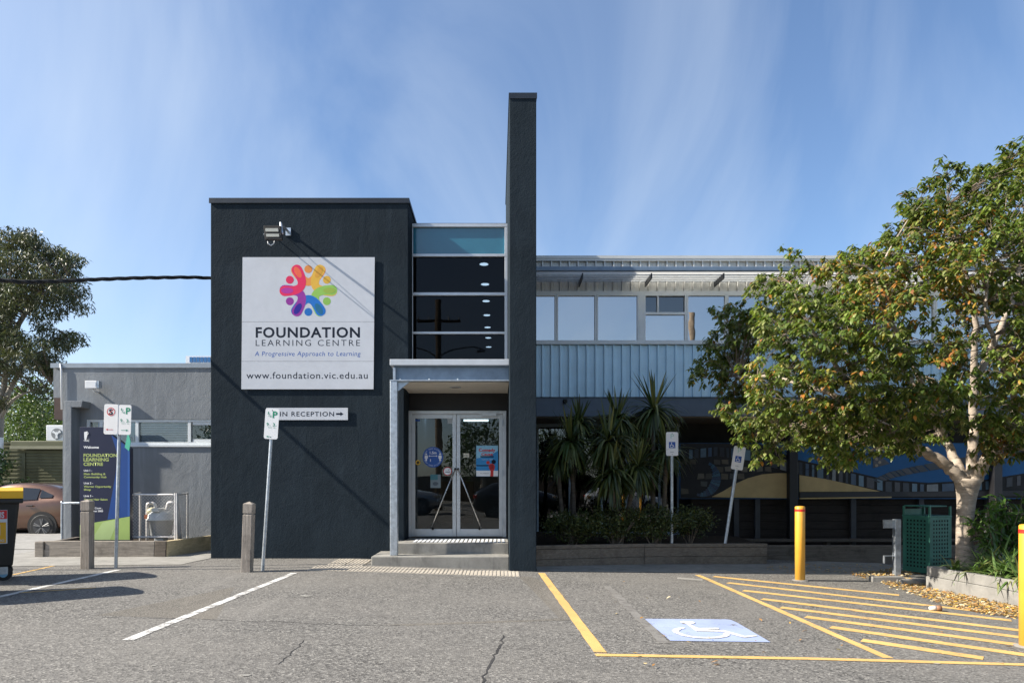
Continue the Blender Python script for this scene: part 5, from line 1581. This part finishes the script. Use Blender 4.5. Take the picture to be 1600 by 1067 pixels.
outline = [(1075,598),(1095,575),(1110,545),(1118,500),(1105,485),(1130,470),(1165,470),(1180,450),(1185,430),(1215,425),(1235,412),(1222,392),(1240,385),(1262,400),(1290,410),(1305,380),(1330,395),(1350,385),(1372,375),(1392,332),(1412,318),(1420,300),(1440,285),(1460,262),(1480,255),(1500,262),(1520,250),(1545,262),(1570,235),(1600,222),(1660,215),(1740,260),(1790,340),(1810,450),(1790,560),(1740,660),(1680,715),(1600,725),(1560,712),(1536,735),(1520,728),(1500,700),(1440,698),(1400,705),(1370,712),(1340,705),(1330,735),(1300,730),(1280,700),(1240,690),(1225,705),(1210,730),(1190,715),(1180,695),(1150,690),(1125,700),(1120,690),(1150,670),(1120,640),(1130,610)]
thin = [(1250,520,38),(1330,560,34),(1400,520,30),(1470,500,45),(1520,520,48),(1440,560,34),(1590,470,40),(1300,610,26),(1545,600,40),(1215,470,20)]
clumps = []
tries = 0
while len(clumps) < 1050 and tries < 30000:
    tries += 1
    px, py = rnd.uniform(1070,1815), rnd.uniform(215,740)
    if px > 1640 and rnd.random() < .5: continue
    if not inpoly(px, py, outline): continue
    e = edge_dist(px, py, outline)
    if e < 7: continue
    dens = 1.0
    for tx_, ty_, tr_ in thin:
        q = math.hypot(px-tx_, py-ty_)/tr_
        if q < 1: dens *= .25+.5*q
    if rnd.random() > dens: continue
    dep = min(1, e/110)
    dd = rnd.choice((-1,1))*rnd.uniform(.25,1)**.7*2.0*math.sqrt(dep)*1.0 - .15
    if px < 1185 and py < 635: dd = rnd.uniform(.8,2.0)
    p = T(px, py, max(-2.3, min(2.2, dd)))
    if any((p-q_[0]).length < .12 for q_ in clumps): continue
    clumps.append((p, e, px, py))
yel_c = [(1390,455,80),(1475,370,60),(1510,455,70),(1555,705,45),(1290,605,50),(1310,430,40),(1180,590,40),(1480,560,35),(1600,560,40)]
greens = [(.095,.145,.024),(.13,.18,.03),(.19,.235,.055),(.07,.115,.022),(.23,.25,.085),(.11,.16,.022)]
warm = [(.28,.24,.05),(.40,.25,.045),(.42,.18,.035),(.26,.23,.07),(.30,.13,.045),(.36,.30,.12)]
lv = Leaves(); tw = MB(); cand = []
for p, e, px, py in clumps:
    w_ = 0
    for yx, yy_, yr in yel_c:
        q = math.hypot(px-yx, py-yy_)/yr
        if q < 1: w_ = max(w_, .5*(1-q))
    w_ += .045
    tint = rnd.uniform(.65,1.25)
    j = min(skel, key=lambda s_: (s_[0]-p).length + .25*max(0, s_[0].z-p.z))
    a = j[0]; midp = a.lerp(p,.55)+Vector((rnd.uniform(-.06,.06),rnd.uniform(-.06,.06),rnd.uniform(0,.12)))*(a-p).length
    tw.tube([a, midp, p], [min(.011,max(.005,j[1]*.4)), .005, .0025], 4, False)
    R0 = rnd.uniform(.15,.27)
    outd = (p-T(1480,520)); outd.z *= .6
    if outd.length > 1e-3: outd.normalize()
    nsub = rnd.randint(5,7)
    for s_ in range(nsub):
        v = rv(rnd)*R0 + outd*.06; v.z *= .8
        q = p+v
        tw.tube([p-outd*.05, p+v*.55+Vector((0,0,.02)), q], [.0035,.003,.002], 3, False)
        for k in range(rnd.randint(10,12)):
            b_ = q+rv(rnd)*.055
            az = rnd.uniform(0, 2*math.pi)
            d = Vector((math.cos(az), math.sin(az), rnd.uniform(-.35,.55)))+outd*.3
            c = rnd.choice(warm) if rnd.random() < w_ else rnd.choice(greens)
            f = 1.1*tint*rnd.uniform(.75,1.25)
            c = (c[0]*f, c[1]*f, c[2]*f)
            L = rnd.uniform(.08,.125); wd = L*rnd.uniform(.36,.48); bend = rnd.uniform(.9,2.2)
            side = Vector((-math.sin(az), math.cos(az), rnd.uniform(-.5,.5)))
            cand.append((b_, d, side, L, wd, bend, c))
# the leaves that show largest (nearest the viewer's side) are single parts
cand.sort(key=lambda q: q[0].y)
step = 0; front = []
inview = [q for q in cand if (q[0].x/q[0].y*FPX+XV) < 1598][:4500]
front_ids = set(id(q) for q in rnd.sample(inview, 300))
for q in cand:
    if id(q) in front_ids:
        L1 = Leaves(); L1.leaf(*q); 
        off = q[0]
        L1.v = [(v[0]-off.x, v[1]-off.y, v[2]-off.z) for v in L1.v]
        o = L1.build('leaf', m_leaf, tree, local=True); o.location = off-wloc(tree)
    else: lv.leaf(*q)
kind(lv.build('foliage', m_leaf, tree), 'stuff')
kind(tw.build('twigs', m_twig, tree), 'stuff')

# ---- eucalyptus at the left
DEu = 30.0
eu = thing('eucalyptus_tree', 'tall grey green eucalyptus behind the low wing at the left', 'tree', (X(-6,DEu), DEu, -.17))
E = lambda px, py, dd=0.0: W(px, py, DEu+dd)
rnd = random.Random(5)
el = [([E(-4,775),E(-2,700),E(2,640),E(8,590),E(12,540),E(16,500),E(18,470)], .19),
 ([E(2,640),E(20,600),E(45,560,.4),E(75,545,.5),E(110,520,.4)], .13),
 ([E(12,540),E(30,505,-.4),E(55,470,-.6),E(80,450,-.7),E(105,430,-.7)], .13),
 ([E(16,500),E(30,460,.3),E(40,420,.5),E(60,395,.6)], .11),
 ([E(10,560),E(-10,500),E(-25,450),E(-30,400)], .13),
 ([E(0,655),E(20,625,-.5),E(50,610,-.7),E(80,600,-.7)], .09),
 ([E(12,540),E(20,470),E(15,420),E(20,380)], .10),
 ([E(0,620),E(-30,590),E(-60,560)], .12)]
es = []
for pts, r0 in el:
    sp_ = smooth_pts(pts,5); n = len(sp_)
    m = MB(); m.tube(sp_, [r0*(1-.8*i/(n-1)) for i in range(n)], 8); m.build('trunk' if r0 > .15 else 'limb', M('gum_bark', (.27,.24,.20), .8, 0, .2, 3), eu, smooth=True)
    es += sp_[2:]
eo = [(-90,450),(-80,380),(-40,360),(0,358),(20,352),(45,358),(62,366),(78,380),(90,385),(112,390),(128,405),(122,430),(135,450),(140,480),(130,492),(118,490),(108,478),(100,500),(118,515),(133,525),(128,540),(110,548),(118,560),(112,575),(95,585),(80,600),(85,620),(60,622),(40,610),(30,640),(10,640),(-10,650),(-60,640),(-100,560)]
eh = [(30,500,20),(55,520,15),(90,510,14),(20,620,25),(60,590,14),(38,455,12),(-5,600,20),(70,480,10)]
m_euc = leafmat('gum_leaf', .25, .45, .5)
lv = Leaves(); n = 0; tries = 0; tw = MB()
while n < 480 and tries < 9000:
    tries += 1
    px, py = rnd.uniform(-100,142), rnd.uniform(352,650)
    if not inpoly(px, py, eo): continue
    e = edge_dist(px, py, eo)
    if e < 5: continue
    if any(math.hypot(px-a, py-b_) < r_ and rnd.random() < .85 for a, b_, r_ in eh): continue
    n += 1
    p = E(px, py, rnd.uniform(-1,1)*2.4*math.sqrt(min(1,e/50)))
    a = min(es, key=lambda s_: (s_-p).length); tw.tube([a, a.lerp(p,.5)+Vector((0,0,.1)), p], [.03,.02,.008], 4, False)
    tint = rnd.uniform(.6,1.35)
    for k in range(85):
        v = rv(rnd)*.46; v.z *= .62
        q = p+v
        d = Vector((rnd.uniform(-1,1),rnd.uniform(-1,1),rnd.uniform(-1.1,.3)))
        c = rnd.choice([(.060,.080,.030),(.085,.100,.040),(.050,.066,.028),(.11,.115,.055),(.075,.085,.03)])
        f = tint*rnd.uniform(.8,1.2)
        lv.leaf(q, d, rv(rnd), rnd.uniform(.16,.26), rnd.uniform(.04,.06), .5, (c[0]*f,c[1]*f,c[2]*f), 2, .1)
kind(lv.build('foliage', m_euc, eu), 'stuff'); kind(tw.build('twigs', m_twig, eu), 'stuff')

def blob_tree(name, label, loc, rx, rz, n, seed, cols, leafL=.2, group=None, trunk=True, cat='tree', k=40, flat_=.7):
    rnd = random.Random(seed)
    t = thing(name, label, cat, loc, (0,0,0), group)
    base = Vector(loc)
    if trunk:
        m = MB(); h = rz*1.1
        m.tube([(0,0,-.3),(.05,0,h*.4),(0,.1,h*.8)], [.16*rx/2,.12*rx/2,.06*rx/2], 8); m.build('trunk', m_bark, t, local=True)
    lv = Leaves(); c0 = Vector((0,0,rz*1.45 if trunk else rz*.75))
    for i in range(n):
        v = rv(rnd).normalized()*rnd.uniform(.5,1.0)
        p = c0+Vector((v.x*rx, v.y*rx, v.z*rz*.8))
        tint = rnd.uniform(.6,1.3)
        for j in range(k):
            q = p+rv(rnd)*rx*.24
            c = rnd.choice(cols); f = tint*rnd.uniform(.8,1.2)
            lv.leaf(q, rv(rnd), rv(rnd), leafL*rnd.uniform(.7,1.3), leafL*.42, .6, (c[0]*f,c[1]*f,c[2]*f), 2, .15)
    o = lv.build('crown', m_euc, t, local=True); kind(o, 'stuff')
    return t
gcols = [(.05,.09,.02),(.07,.12,.025),(.09,.14,.03),(.04,.07,.02)]
blob_tree('background_tree', 'bright green bushy tree showing above the shed roof', (X(70,34), 34, -.2), 1.9, 3.3, 90, 31, [(.09,.15,.03),(.12,.18,.04),(.07,.12,.02)], .22)
blob_tree('background_tree', 'hazy grey green tree far behind the shed at the left edge', (X(20,60), 60, -.2), 4.0, 4.6, 90, 32, [(.07,.10,.05),(.09,.12,.06)], .4)
blob_tree('background_tree', 'dull green tree far behind the shed, right of the hazy one', (X(60,66), 66, -.2), 3.8, 4.4, 80, 33, [(.06,.09,.05),(.08,.11,.05)], .4)
blob_tree('leafy_shrub', 'dark green shrub at the left edge in front of the shed wall', (X(-8,22.4), 22.4, -.17), .95, 1.7, 70, 34, [(.03,.06,.015),(.045,.085,.02)], .14, None, False, 'shrub')

# ---- spiky cordylines in the shaded bed
m_yuc = leafmat('strap_leaf', .2, .4, .5)
m_ytr = M('cordyline_trunk', (.14,.115,.09), .9, 0, .3, 8, .5, 20, .2, (1,1,4))
def head(lv, c, r, n, rnd, tint):
    for i in range(n):
        az = rnd.uniform(0,2*math.pi); el_ = math.asin(rnd.uniform(-.55,1))
        d = Vector((math.cos(az)*math.cos(el_), math.sin(az)*math.cos(el_), math.sin(el_)))
        f = tint*rnd.uniform(.7,1.3)
        col = rnd.choice([(.075,.105,.03),(.05,.085,.025),(.10,.125,.035),(.16,.17,.045),(.04,.06,.02)])
        L = r*rnd.uniform(.8,1.15)
        lv.leaf(c, d, Vector((-math.sin(az),math.cos(az),0)), L, .050, rnd.uniform(.9,2.6) if el_ < 1.0 else .25, (col[0]*f,col[1]*f,col[2]*f), 5, .35)
plants = [('tallest spiky cordyline reaching up to the metal cladding', [(1022,640,.3,.74),(1040,706,.1,.62)], 1024, 13.7, 3),
          ('bushy cordyline with long drooping leaves in the middle of the bed', [(951,690,-.2,.74),(964,655,.4,.6),(955,742,-.35,.62),(996,730,-.1,.66)], 962, 13.3, 4),
          ('leftmost cordyline beside the shop glass', [(891,690,.1,.70),(905,660,.3,.5),(872,716,.1,.5)], 893, 13.5, 5)]
for lab, heads, bpx, D_, sd_ in plants:
    rnd = random.Random(sd_)
    t = thing('cordyline', lab, 'plant', (X(bpx,D_), D_, .13), (0,0,0), 'cordylines in the shaded bed')
    b_ = Vector((X(bpx,D_), D_, .10))
    for (px, py, dd, r) in heads:
        c = W(px, py, D_+dd)
        m = MB(); m.tube(smooth_pts([b_+Vector((rnd.uniform(-.08,.08),rnd.uniform(-.08,.08),0)), b_.lerp(c,.45)+Vector((rnd.uniform(-.1,.1),.05,0)), c],4), [.06,.055,.05,.05,.045,.045,.045,.045,.04], 8); m.build('trunk', m_ytr, t, smooth=True)
        lv = Leaves(); head(lv, c, r*1.12, 170, rnd, rnd.uniform(.8,1.2)); lv.build('leaf_head', m_yuc, t)
# low hedge
def shrub(label, px, py, D_, rx, rz, seed, n=130):
    rnd = random.Random(seed)
    c = W(px, py, D_)
    t = thing('hedge_shrub', label, 'shrub', (c.x, D_, .1), (0,0,0), 'low shrubs along the sleeper bed')
    m = MB()
    for k in range(6): m.tube([(c.x,D_,.08),(c.x+rnd.uniform(-.6,.6)*rx,D_+rnd.uniform(-.2,.2),c.z)], [.012,.006], 5)
    m.build('stem', m_twig, t)
    lv = Leaves()
    for i in range(n):
        v = rv(rnd); p = Vector((c.x+v.x*rx, D_+v.y*.38, c.z+v.z*rz)); tint = rnd.uniform(.6,1.4)
        for j in range(22):
            q = p+rv(rnd)*.12
            col = rnd.choice([(.07,.085,.022),(.05,.075,.02),(.10,.11,.025),(.04,.06,.018)]); f = tint*rnd.uniform(.8,1.2)
            lv.leaf(q, rv(rnd)+Vector((0,-.2,.4)), rv(rnd), rnd.uniform(.04,.065), .026, .4, (col[0]*f,col[1]*f,col[2]*f), 2, .2)
    kind(lv.build('foliage', m_euc, t), 'stuff')
shrub('low shrub nearest the blade wall in the shaded bed', 895, 822, 12.75, .55, .26, 61)
shrub('low shrub below the drooping cordyline leaves', 960, 815, 12.95, .60, .30, 62)
shrub('low shrub left of the upright accessible parking pole', 1020, 817, 13.15, .55, .28, 63)
shrub('low shrub right of the upright accessible parking pole', 1078, 815, 13.5, .48, .28, 64, 110)

# ---- strap leaf plants around the tree
def strap(label, x, y_, n, r, seed, tall=.5):
    rnd = random.Random(seed)
    t = thing('strap_leaf_plant', label, 'plant', (x, y_, .0), (0,0,0), 'strap leaf plants under the tree')
    lv = Leaves()
    for i in range(n):
        az = rnd.uniform(0,2*math.pi); el_ = rnd.uniform(.5,1.35)
        d = Vector((math.cos(az)*math.cos(el_), math.sin(az)*math.cos(el_), math.sin(el_)))
        c = rnd.choice([(.10,.18,.035),(.08,.145,.03),(.14,.22,.06),(.06,.11,.025),(.20,.22,.08)]); f = rnd.uniform(.8,1.2)
        b_ = Vector((x+rnd.uniform(-.06,.06), y_+rnd.uniform(-.06,.06), .0))
        lv.leaf(b_, d, Vector((-math.sin(az),math.cos(az),0)), r*rnd.uniform(.7,1.2), rnd.uniform(.028,.040), rnd.uniform(.5,1.8), (c[0]*f,c[1]*f,c[2]*f), 5, .3)
    lv.build('leaves', m_yuc, t)
spots = [(7.03,10.5,'small strap leaf clump at the planter corner beside the litter bin',18,.42),(7.12,10.1,'strap leaf clump at the foot of the tree trunk, left side',28,.50),(7.22,9.75,'strap leaf clump leaning over the concrete edge in front of the trunk',32,.55),(7.38,10.2,'strap leaf clump just right of the tree trunk',32,.58),(7.25,9.4,'strap leaf clump near the middle of the concrete edge',32,.52),(7.45,9.85,'tall strap leaf clump between trunk and right edge',36,.64),(7.22,9.05,'strap leaf clump directly behind the near yellow bollard',30,.50),(7.62,10.35,'broad strap leaf clump at the back of the planter',36,.66),(7.85,10.6,'farthest strap leaf clump in the planter corner at the right',36,.66)]
for i, (x, y_, lab, n, r) in enumerate(spots): strap(lab, x, y_, n, r, 80+i)
def leafy(label, x, y_, h, seed):
    rnd = random.Random(seed)
    t = thing('leafy_shrub', label, 'shrub', (x, y_, 0), (0,0,0), 'green shrubs under the tree')
    m = MB(); lv = Leaves()
    for k in range(13):
        tip = Vector((x+rnd.uniform(-.45,.45), y_+rnd.uniform(-.35,.35), h*rnd.uniform(.7,1.1)))
        m.tube([(x,y_,-.02), tip], [.012,.005], 5)
        for j in range(26):
            q = Vector((x,y_,0)).lerp(tip, rnd.uniform(.45,1.03))+rv(rnd)*.05
            c = rnd.choice([(.08,.16,.03),(.11,.20,.04),(.06,.12,.025)]); f = rnd.uniform(.8,1.2)
            lv.leaf(q, rv(rnd)+Vector((0,0,.3)), rv(rnd), rnd.uniform(.12,.19), .04, .9, (c[0]*f,c[1]*f,c[2]*f), 3, .25)
    m.build('stem', m_twig, t); lv.build('leaves', m_leaf, t)
leafy('fresh green leafy shrub behind the strap leaves right of the trunk', 8.15, 11.05, 1.0, 91)
leafy('second green leafy shrub at the right edge behind the planter', 8.5, 11.2, 1.05, 92)
leafy('darker leafy shrub between trunk and right edge', 7.95, 10.85, .7, 93)

# ---- fallen leaves
rnd = random.Random(77)
lv = Leaves()
drift = [[(1372,908),(1400,898),(1445,912),(1500,924),(1600,948),(1600,968),(1520,956),(1470,944),(1420,926),(1385,916)], [(1330,898),(1400,888),(1440,896),(1400,906),(1350,905)]]
thinp = [[(1180,888),(1240,882),(1400,884),(1400,896),(1250,897)], [(900,905),(1600,930),(1600,1060),(1000,1060)]]
lcols = [(.52,.36,.14),(.60,.46,.24),(.48,.24,.07),(.62,.52,.34),(.36,.20,.08),(.55,.33,.05)]
for poly, N in ((drift[0],2600),(drift[1],600),(thinp[0],160),(thinp[1],36)):
    k = 0
    x0, x1 = min(p[0] for p in poly), max(p[0] for p in poly); y0, y1 = min(p[1] for p in poly), max(p[1] for p in poly)
    while k < N:
        px, py = rnd.uniform(x0,x1), rnd.uniform(y0,y1)
        if not inpoly(px, py, poly): continue
        k += 1; g_ = G(px, py)
        if g_.x > 6.82-(g_.y-10.8)*.112 and g_.y < 10.85: continue
        az = rnd.uniform(0,6.28); c = rnd.choice(lcols); f = rnd.uniform(.7,1.2)
        lv.leaf(g_+Vector((0,0,rnd.uniform(.008,.045))), Vector((math.cos(az),math.sin(az),rnd.uniform(-.05,.35))), Vector((-math.sin(az),math.cos(az),rnd.uniform(-.5,.5))), rnd.uniform(.035,.075), rnd.uniform(.016,.03), rnd.uniform(.2,.9), (c[0]*f,c[1]*f,c[2]*f), 3, rnd.uniform(-.4,.5))
ll = lv.build('fallen_leaves', leafmat('dry_leaf', .2, .7, .2), None, (6.3,10.6,-.28)); kind(ll, 'stuff'); ll['label'] = 'drift of dry yellow leaves along the concrete planter'; 

# ================================================================== DOOR STICKERS (on the glass)
DP = 12.947
def dX(p): return X(p, DP)
def dZ(p): return Z(p, DP)
def sticker(name, label, c, r, ring):
    t = thing(name, label, 'sticker', (dX(c[0]), DP, dZ(c[1])))
    m = MB(); m.disc((dX(c[0]),dZ(c[1])), r, DP, DP+.0012, 36); m.build('disc', ring, t); return t
s1 = sticker('distance_sticker', 'round blue sticker about keeping 1.5m apart on the left door glass', (676.5,714), .195, m_blue)
write('lettering', '1.5m', dX(671.5), dX(682), dZ(709), .052, DP-.0005, m_signface, s1, .03)
m = MB(); m.prism([(dX(a),dZ(b_)) for a, b_ in ((669.5,712.2),(671.5,710.8),(671.5,711.8),(681.5,711.8),(681.5,710.8),(683.5,712.2),(681.5,713.6),(681.5,712.6),(671.5,712.6),(671.5,713.6))], DP-.0008, DP-.0002); m.build('arrow', m_signface, s1)
for px in (666, 687.5):
    m = MB(); m.disc((dX(px),dZ(709.3)), .016, DP-.0008, DP-.0002, 12); m.prism([(dX(px-2.4),dZ(711.3)),(dX(px+2.4),dZ(711.3)),(dX(px+2.6),dZ(716)),(dX(px+1.4),dZ(716)),(dX(px+1.1),dZ(720)),(dX(px-1.1),dZ(720)),(dX(px-1.4),dZ(716)),(dX(px-2.6),dZ(716))], DP-.0008, DP-.0002); m.build('pictogram', m_signface, s1)
m = MB(); m.box(dX(672), dX(673.2), DP-.0008, DP-.0002, dZ(721), dZ(717)); m.build('pictogram', m_signface, s1)
def arc_text(s, c, r, a0, a1, h, par):
    for k, ch in enumerate(s):
        if ch == ' ': continue
        a = R(a0+(a1-a0)*k/(len(s)-1))
        x, z = dX(c[0])+r*math.cos(a), dZ(c[1])+r*math.sin(a)
        rot = a-math.pi/2 if a0 > a1 else a+math.pi/2
        me = text_mesh(ch, .0); xs_ = [v.co.x for v in me.vertices]; mx_ = (min(xs_)+max(xs_))/2; sc_ = h/cap_h(0)
        off = wloc(par)
        for v in me.vertices:
            u_, w_ = (v.co.x-mx_)*sc_, v.co.y*sc_
            v.co = Vector((x+u_*math.cos(rot)-w_*math.sin(rot), DP-.0005, z+u_*math.sin(rot)+w_*math.cos(rot)))-off
        me.materials.clear(); me.materials.append(m_signface)
        o = bpy.data.objects.new('lettering', me); COL.objects.link(o); o.parent = par
arc_text('KEEP YOUR DISTANCE', (676.5,714), .150, 160, 20, .022, s1)
arc_text('KEEP YOUR DISTANCE', (676.5,714), .172, 200, 340, .022, s1)
s2 = sticker('no_smoking_sticker', 'round white no smoking sticker with red rim on the left door', (699.3,736), .080, m_redp)
m = MB(); m.disc((dX(699.3),dZ(736)), .068, DP-.0008, DP-.0002, 30); m.build('disc', m_signface, s2)
m = MB(); m.box(dX(696), dX(703), DP-.0014, DP-.0009, dZ(737.6), dZ(736.6)); m.tube([(dX(702),DP-.0012,dZ(736)),(dX(701),DP-.0012,dZ(734)),(dX(702.4),DP-.0012,dZ(732.5))], .003, 4); m.build('pictogram', m_ink, s2)
s3 = sticker('yellow_round_sticker', 'small round yellow sticker at the left edge of the left door glass', (653,722.5), .048, plain('amber_print', (.62,.36,.03), .4))
m = MB(); m.disc((dX(653),dZ(722.5)), .022, DP-.0008, DP-.0002, 16); m.build('disc', m_ink, s3)
def card(name, label, x0, x1, y0, y1, mat, cat='notice'):
    t = thing(name, label, cat, (dX((x0+x1)/2), DP, dZ(y1)))
    m = MB(); m.box(dX(x0), dX(x1), DP, DP+.0012, dZ(y1), dZ(y0)); m.build('sheet', mat, t); return t
po = card('event_poster', 'blue comedy event poster with red hand and microphone on right door', 744, 778.2, 696, 744, plain('poster_blue', (.03,.25,.55), .35), 'poster')
yp = DP-.0006
def pp_(name, pts, mat, d=.0006): 
    m = MB(); m.prism([(dX(a),dZ(b_)) for a, b_ in pts], DP-d-.0006, DP-d+.0001); m.build(name, mat, po)
pp_('pale_sky', [(744.2,696.2),(778,696.2),(778,704),(765,712),(744.2,716)], plain('poster_pale', (.28,.55,.72), .35))
pp_('white_band', [(744.2,735),(778,735),(778,743.8),(744.2,743.8)], m_signface, .0008)
pp_('dark_band', [(750.5,712.3),(771.5,712.3),(771.5,714.2),(750.5,714.2)], m_ink, .0010)
pp_('dark_band', [(744.2,726.3),(765,726.3),(765,728),(744.2,728)], m_ink, .0010)
write('lettering', 'Comedy', dX(748), dX(774), dZ(705.2), .062, DP-.0022, m_redp, po, .035)
write('lettering', 'for a', dX(757), dX(765), dZ(707), .016, DP-.0022, m_ink, po, .0)
write('lettering', 'Cause', dX(752), dX(770), dZ(711.4), .052, DP-.0022, m_redp, po, .035)
write('lettering', 'a great night', dX(753), dX(770), dZ(718), .015, DP-.0022, m_signface, po, .0)
write('lettering', 'Foundation', dX(751), dX(764), dZ(740), .018, DP-.0022, m_ink, po, .0)
m_rh = plain('poster_red', (.55,.035,.03), .4); m_rh2 = plain('poster_dark_red', (.28,.01,.015), .4)
pp_('hand', [(766,744),(766.5,736),(764,731),(763.5,727),(766,724),(770,724),(773,727),(773,732),(771,736),(771,744)], m_rh, .0014)
for k in range(4): pp_('finger', [(764+k*.2,726.2+k*1.9),(770.5,725.4+k*1.9),(772,726.6+k*1.9),(770.5,727.2+k*1.9),(764.4+k*.2,727.6+k*1.9)], m_rh2, .0018+.0002*k)
m = MB(); m.disc((dX(762.5),dZ(722.5)), .033, DP-.0026, DP-.0016, 16); m.build('fingertip', m_rh, po)
m = MB(); m.disc((dX(771.3),dZ(721.3)), .042, DP-.0028, DP-.0018, 18); m.build('microphone', m_ink, po)
cd = card('small_notice', 'small cream notice card high on the right door glass', 724.2, 733, 708, 714.3, plain('cream_card', (.62,.58,.46), .5))
write('lettering', 'PULL', dX(725.5), dX(731.8), dZ(712.8), .03, DP-.0006, m_ink, cd, .01)
n2_ = card('teal_notice', 'faded teal and grey notice below the blue round sticker on the door', 672.5, 688.5, 741, 762, plain('faded_grey_card', (.18,.22,.24), .5))
m = MB(); m.box(dX(672.5), dX(684), DP-.001, DP-.0002, dZ(749.5), dZ(741)); m.build('header', plain('faded_teal', (.05,.17,.20), .5), n2_)
m = MB(); m.disc((dX(680.5),dZ(755.5)), .055, DP-.001, DP-.0002, 18, ry=.035); m.build('emblem', plain('faded_dark', (.08,.10,.12), .5), n2_)
card('blue_notice', 'tiny blue notice in the top left corner of the door glass', 648, 656, 655, 658, m_blue)
card('white_notice', 'pale notice high beside the meeting stile of the doors', 699.5, 708, 653.5, 662, plain('grey_card', (.40,.43,.45), .5))

# ================================================================== THE STREET BEHIND THE VIEWER (seen in the glass)
m_pole = wood('power_pole_timber', (.22,.17,.12), 'z')
def power_pole(label, x, y_, arms):
    t = thing('power_pole', label, 'power pole', (x,y_,gz(x,y_)), (0,0,0), 'power poles across the car park')
    m = MB(); m.tube([(0,0,-.5),(0,0,5),(0,0,10.5 if arms else 11.8)], [.19,.165,.14], 14); m.build('pole', m_pole, t, local=True, smooth=True)
    m = MB(); m.box(-1.1,1.1,-.2,-.1,9.4,9.52); m.build('crossarm', m_pole, t, local=True)
    m = MB()
    for xx in (-1.0,-.5,.5,1.0): m.lathe(xx,-.15,[(.03,9.52),(.05,9.56),(.03,9.62),(.045,9.66),(.01,9.70)],8)
    m.build('insulator', m_whitemetal, t, local=True)
    if arms:
        for s_ in (-1,1):
            m = MB(); m.tube(smooth_pts([(0,.1*s_,7.6),(.7*s_,0,8.0),(1.6*s_,0,8.15),(2.2*s_,0,8.0)],5), .035, 8); m.build('lamp_arm', m_galv, t, local=True, smooth=True)
            m = MB(); m.box(2.1*s_-.22,2.1*s_+.22,-.1,.1,7.9,8.0); m.build('lamp_head', m_galv, t, local=True, bevel=.03)
    return t
power_pole('timber power pole with lamp arms, mirrored in the entrance glass', -2.9, -8.2, True)
power_pole('plain timber power pole, mirrored in the upper windows', 11.4, -8.5, False)
m_cw = M('white_car_paint', (.55,.56,.57), .3, .1, .03, 3, 0, 50, .5, None, .8)
m_cd = M('dark_car_paint', (.02,.022,.028), .3, .3, .05, 3, 0, 50, .5, None, .8)
m_cs = M('silver_car_paint', (.36,.37,.38), .3, .6, .05, 3, 0, 50, .5, None, .8)
car('parked_car', 'dark car parked behind the viewer, mirrored in the right door', (1.2,-3.6,gz(1.2,-3.6)), math.pi, m_cd)
car('parked_car', 'silver car parked behind the viewer, mirrored in the left door', (-4.6,-4.2,0), math.pi, m_cs)
car('parked_car', 'white car parked behind the viewer, mirrored in the shop glass', (7.2,-4.0,gz(7.2,-4)), math.pi, m_cw)
for i, (x, y_, rx, rz, lab) in enumerate([(2.6,-14,2.6,4.2,'round dark tree mirrored in the right door glass'),(-9.5,-17,2.6,3.6,'round tree mirrored at the far left of the glass'),(-1.0,-22,3.0,2.6,'low dark tree mirrored between the doors'),(9.5,-19,3.0,3.4,'round tree mirrored in the shop glass'),(17,-15,3.2,4.2,'tall round tree mirrored in the right hand windows'),(-18,-20,3.2,4.0,'round tree behind the viewer far to the left')]):
    blob_tree('street_side_tree', lab, (x,y_,gz(x,y_)), rx, rz, 80, 200+i, gcols, .34, 'trees across the car park', True, 'tree', 26)
m = MB(); m.box(-30,30,-26.2,-26.0,-.6,1.9)
fn = m.build('boundary_fence', M('brown_fence_boards', (.12,.085,.06), .8, 0, .3, 3, 0, 50, .3, (6,1,.3)), None, loc=(0,-26.1,-.3)); tag(fn, 'brown boundary fence far behind the viewer, mirrored in the glass', 'fence')
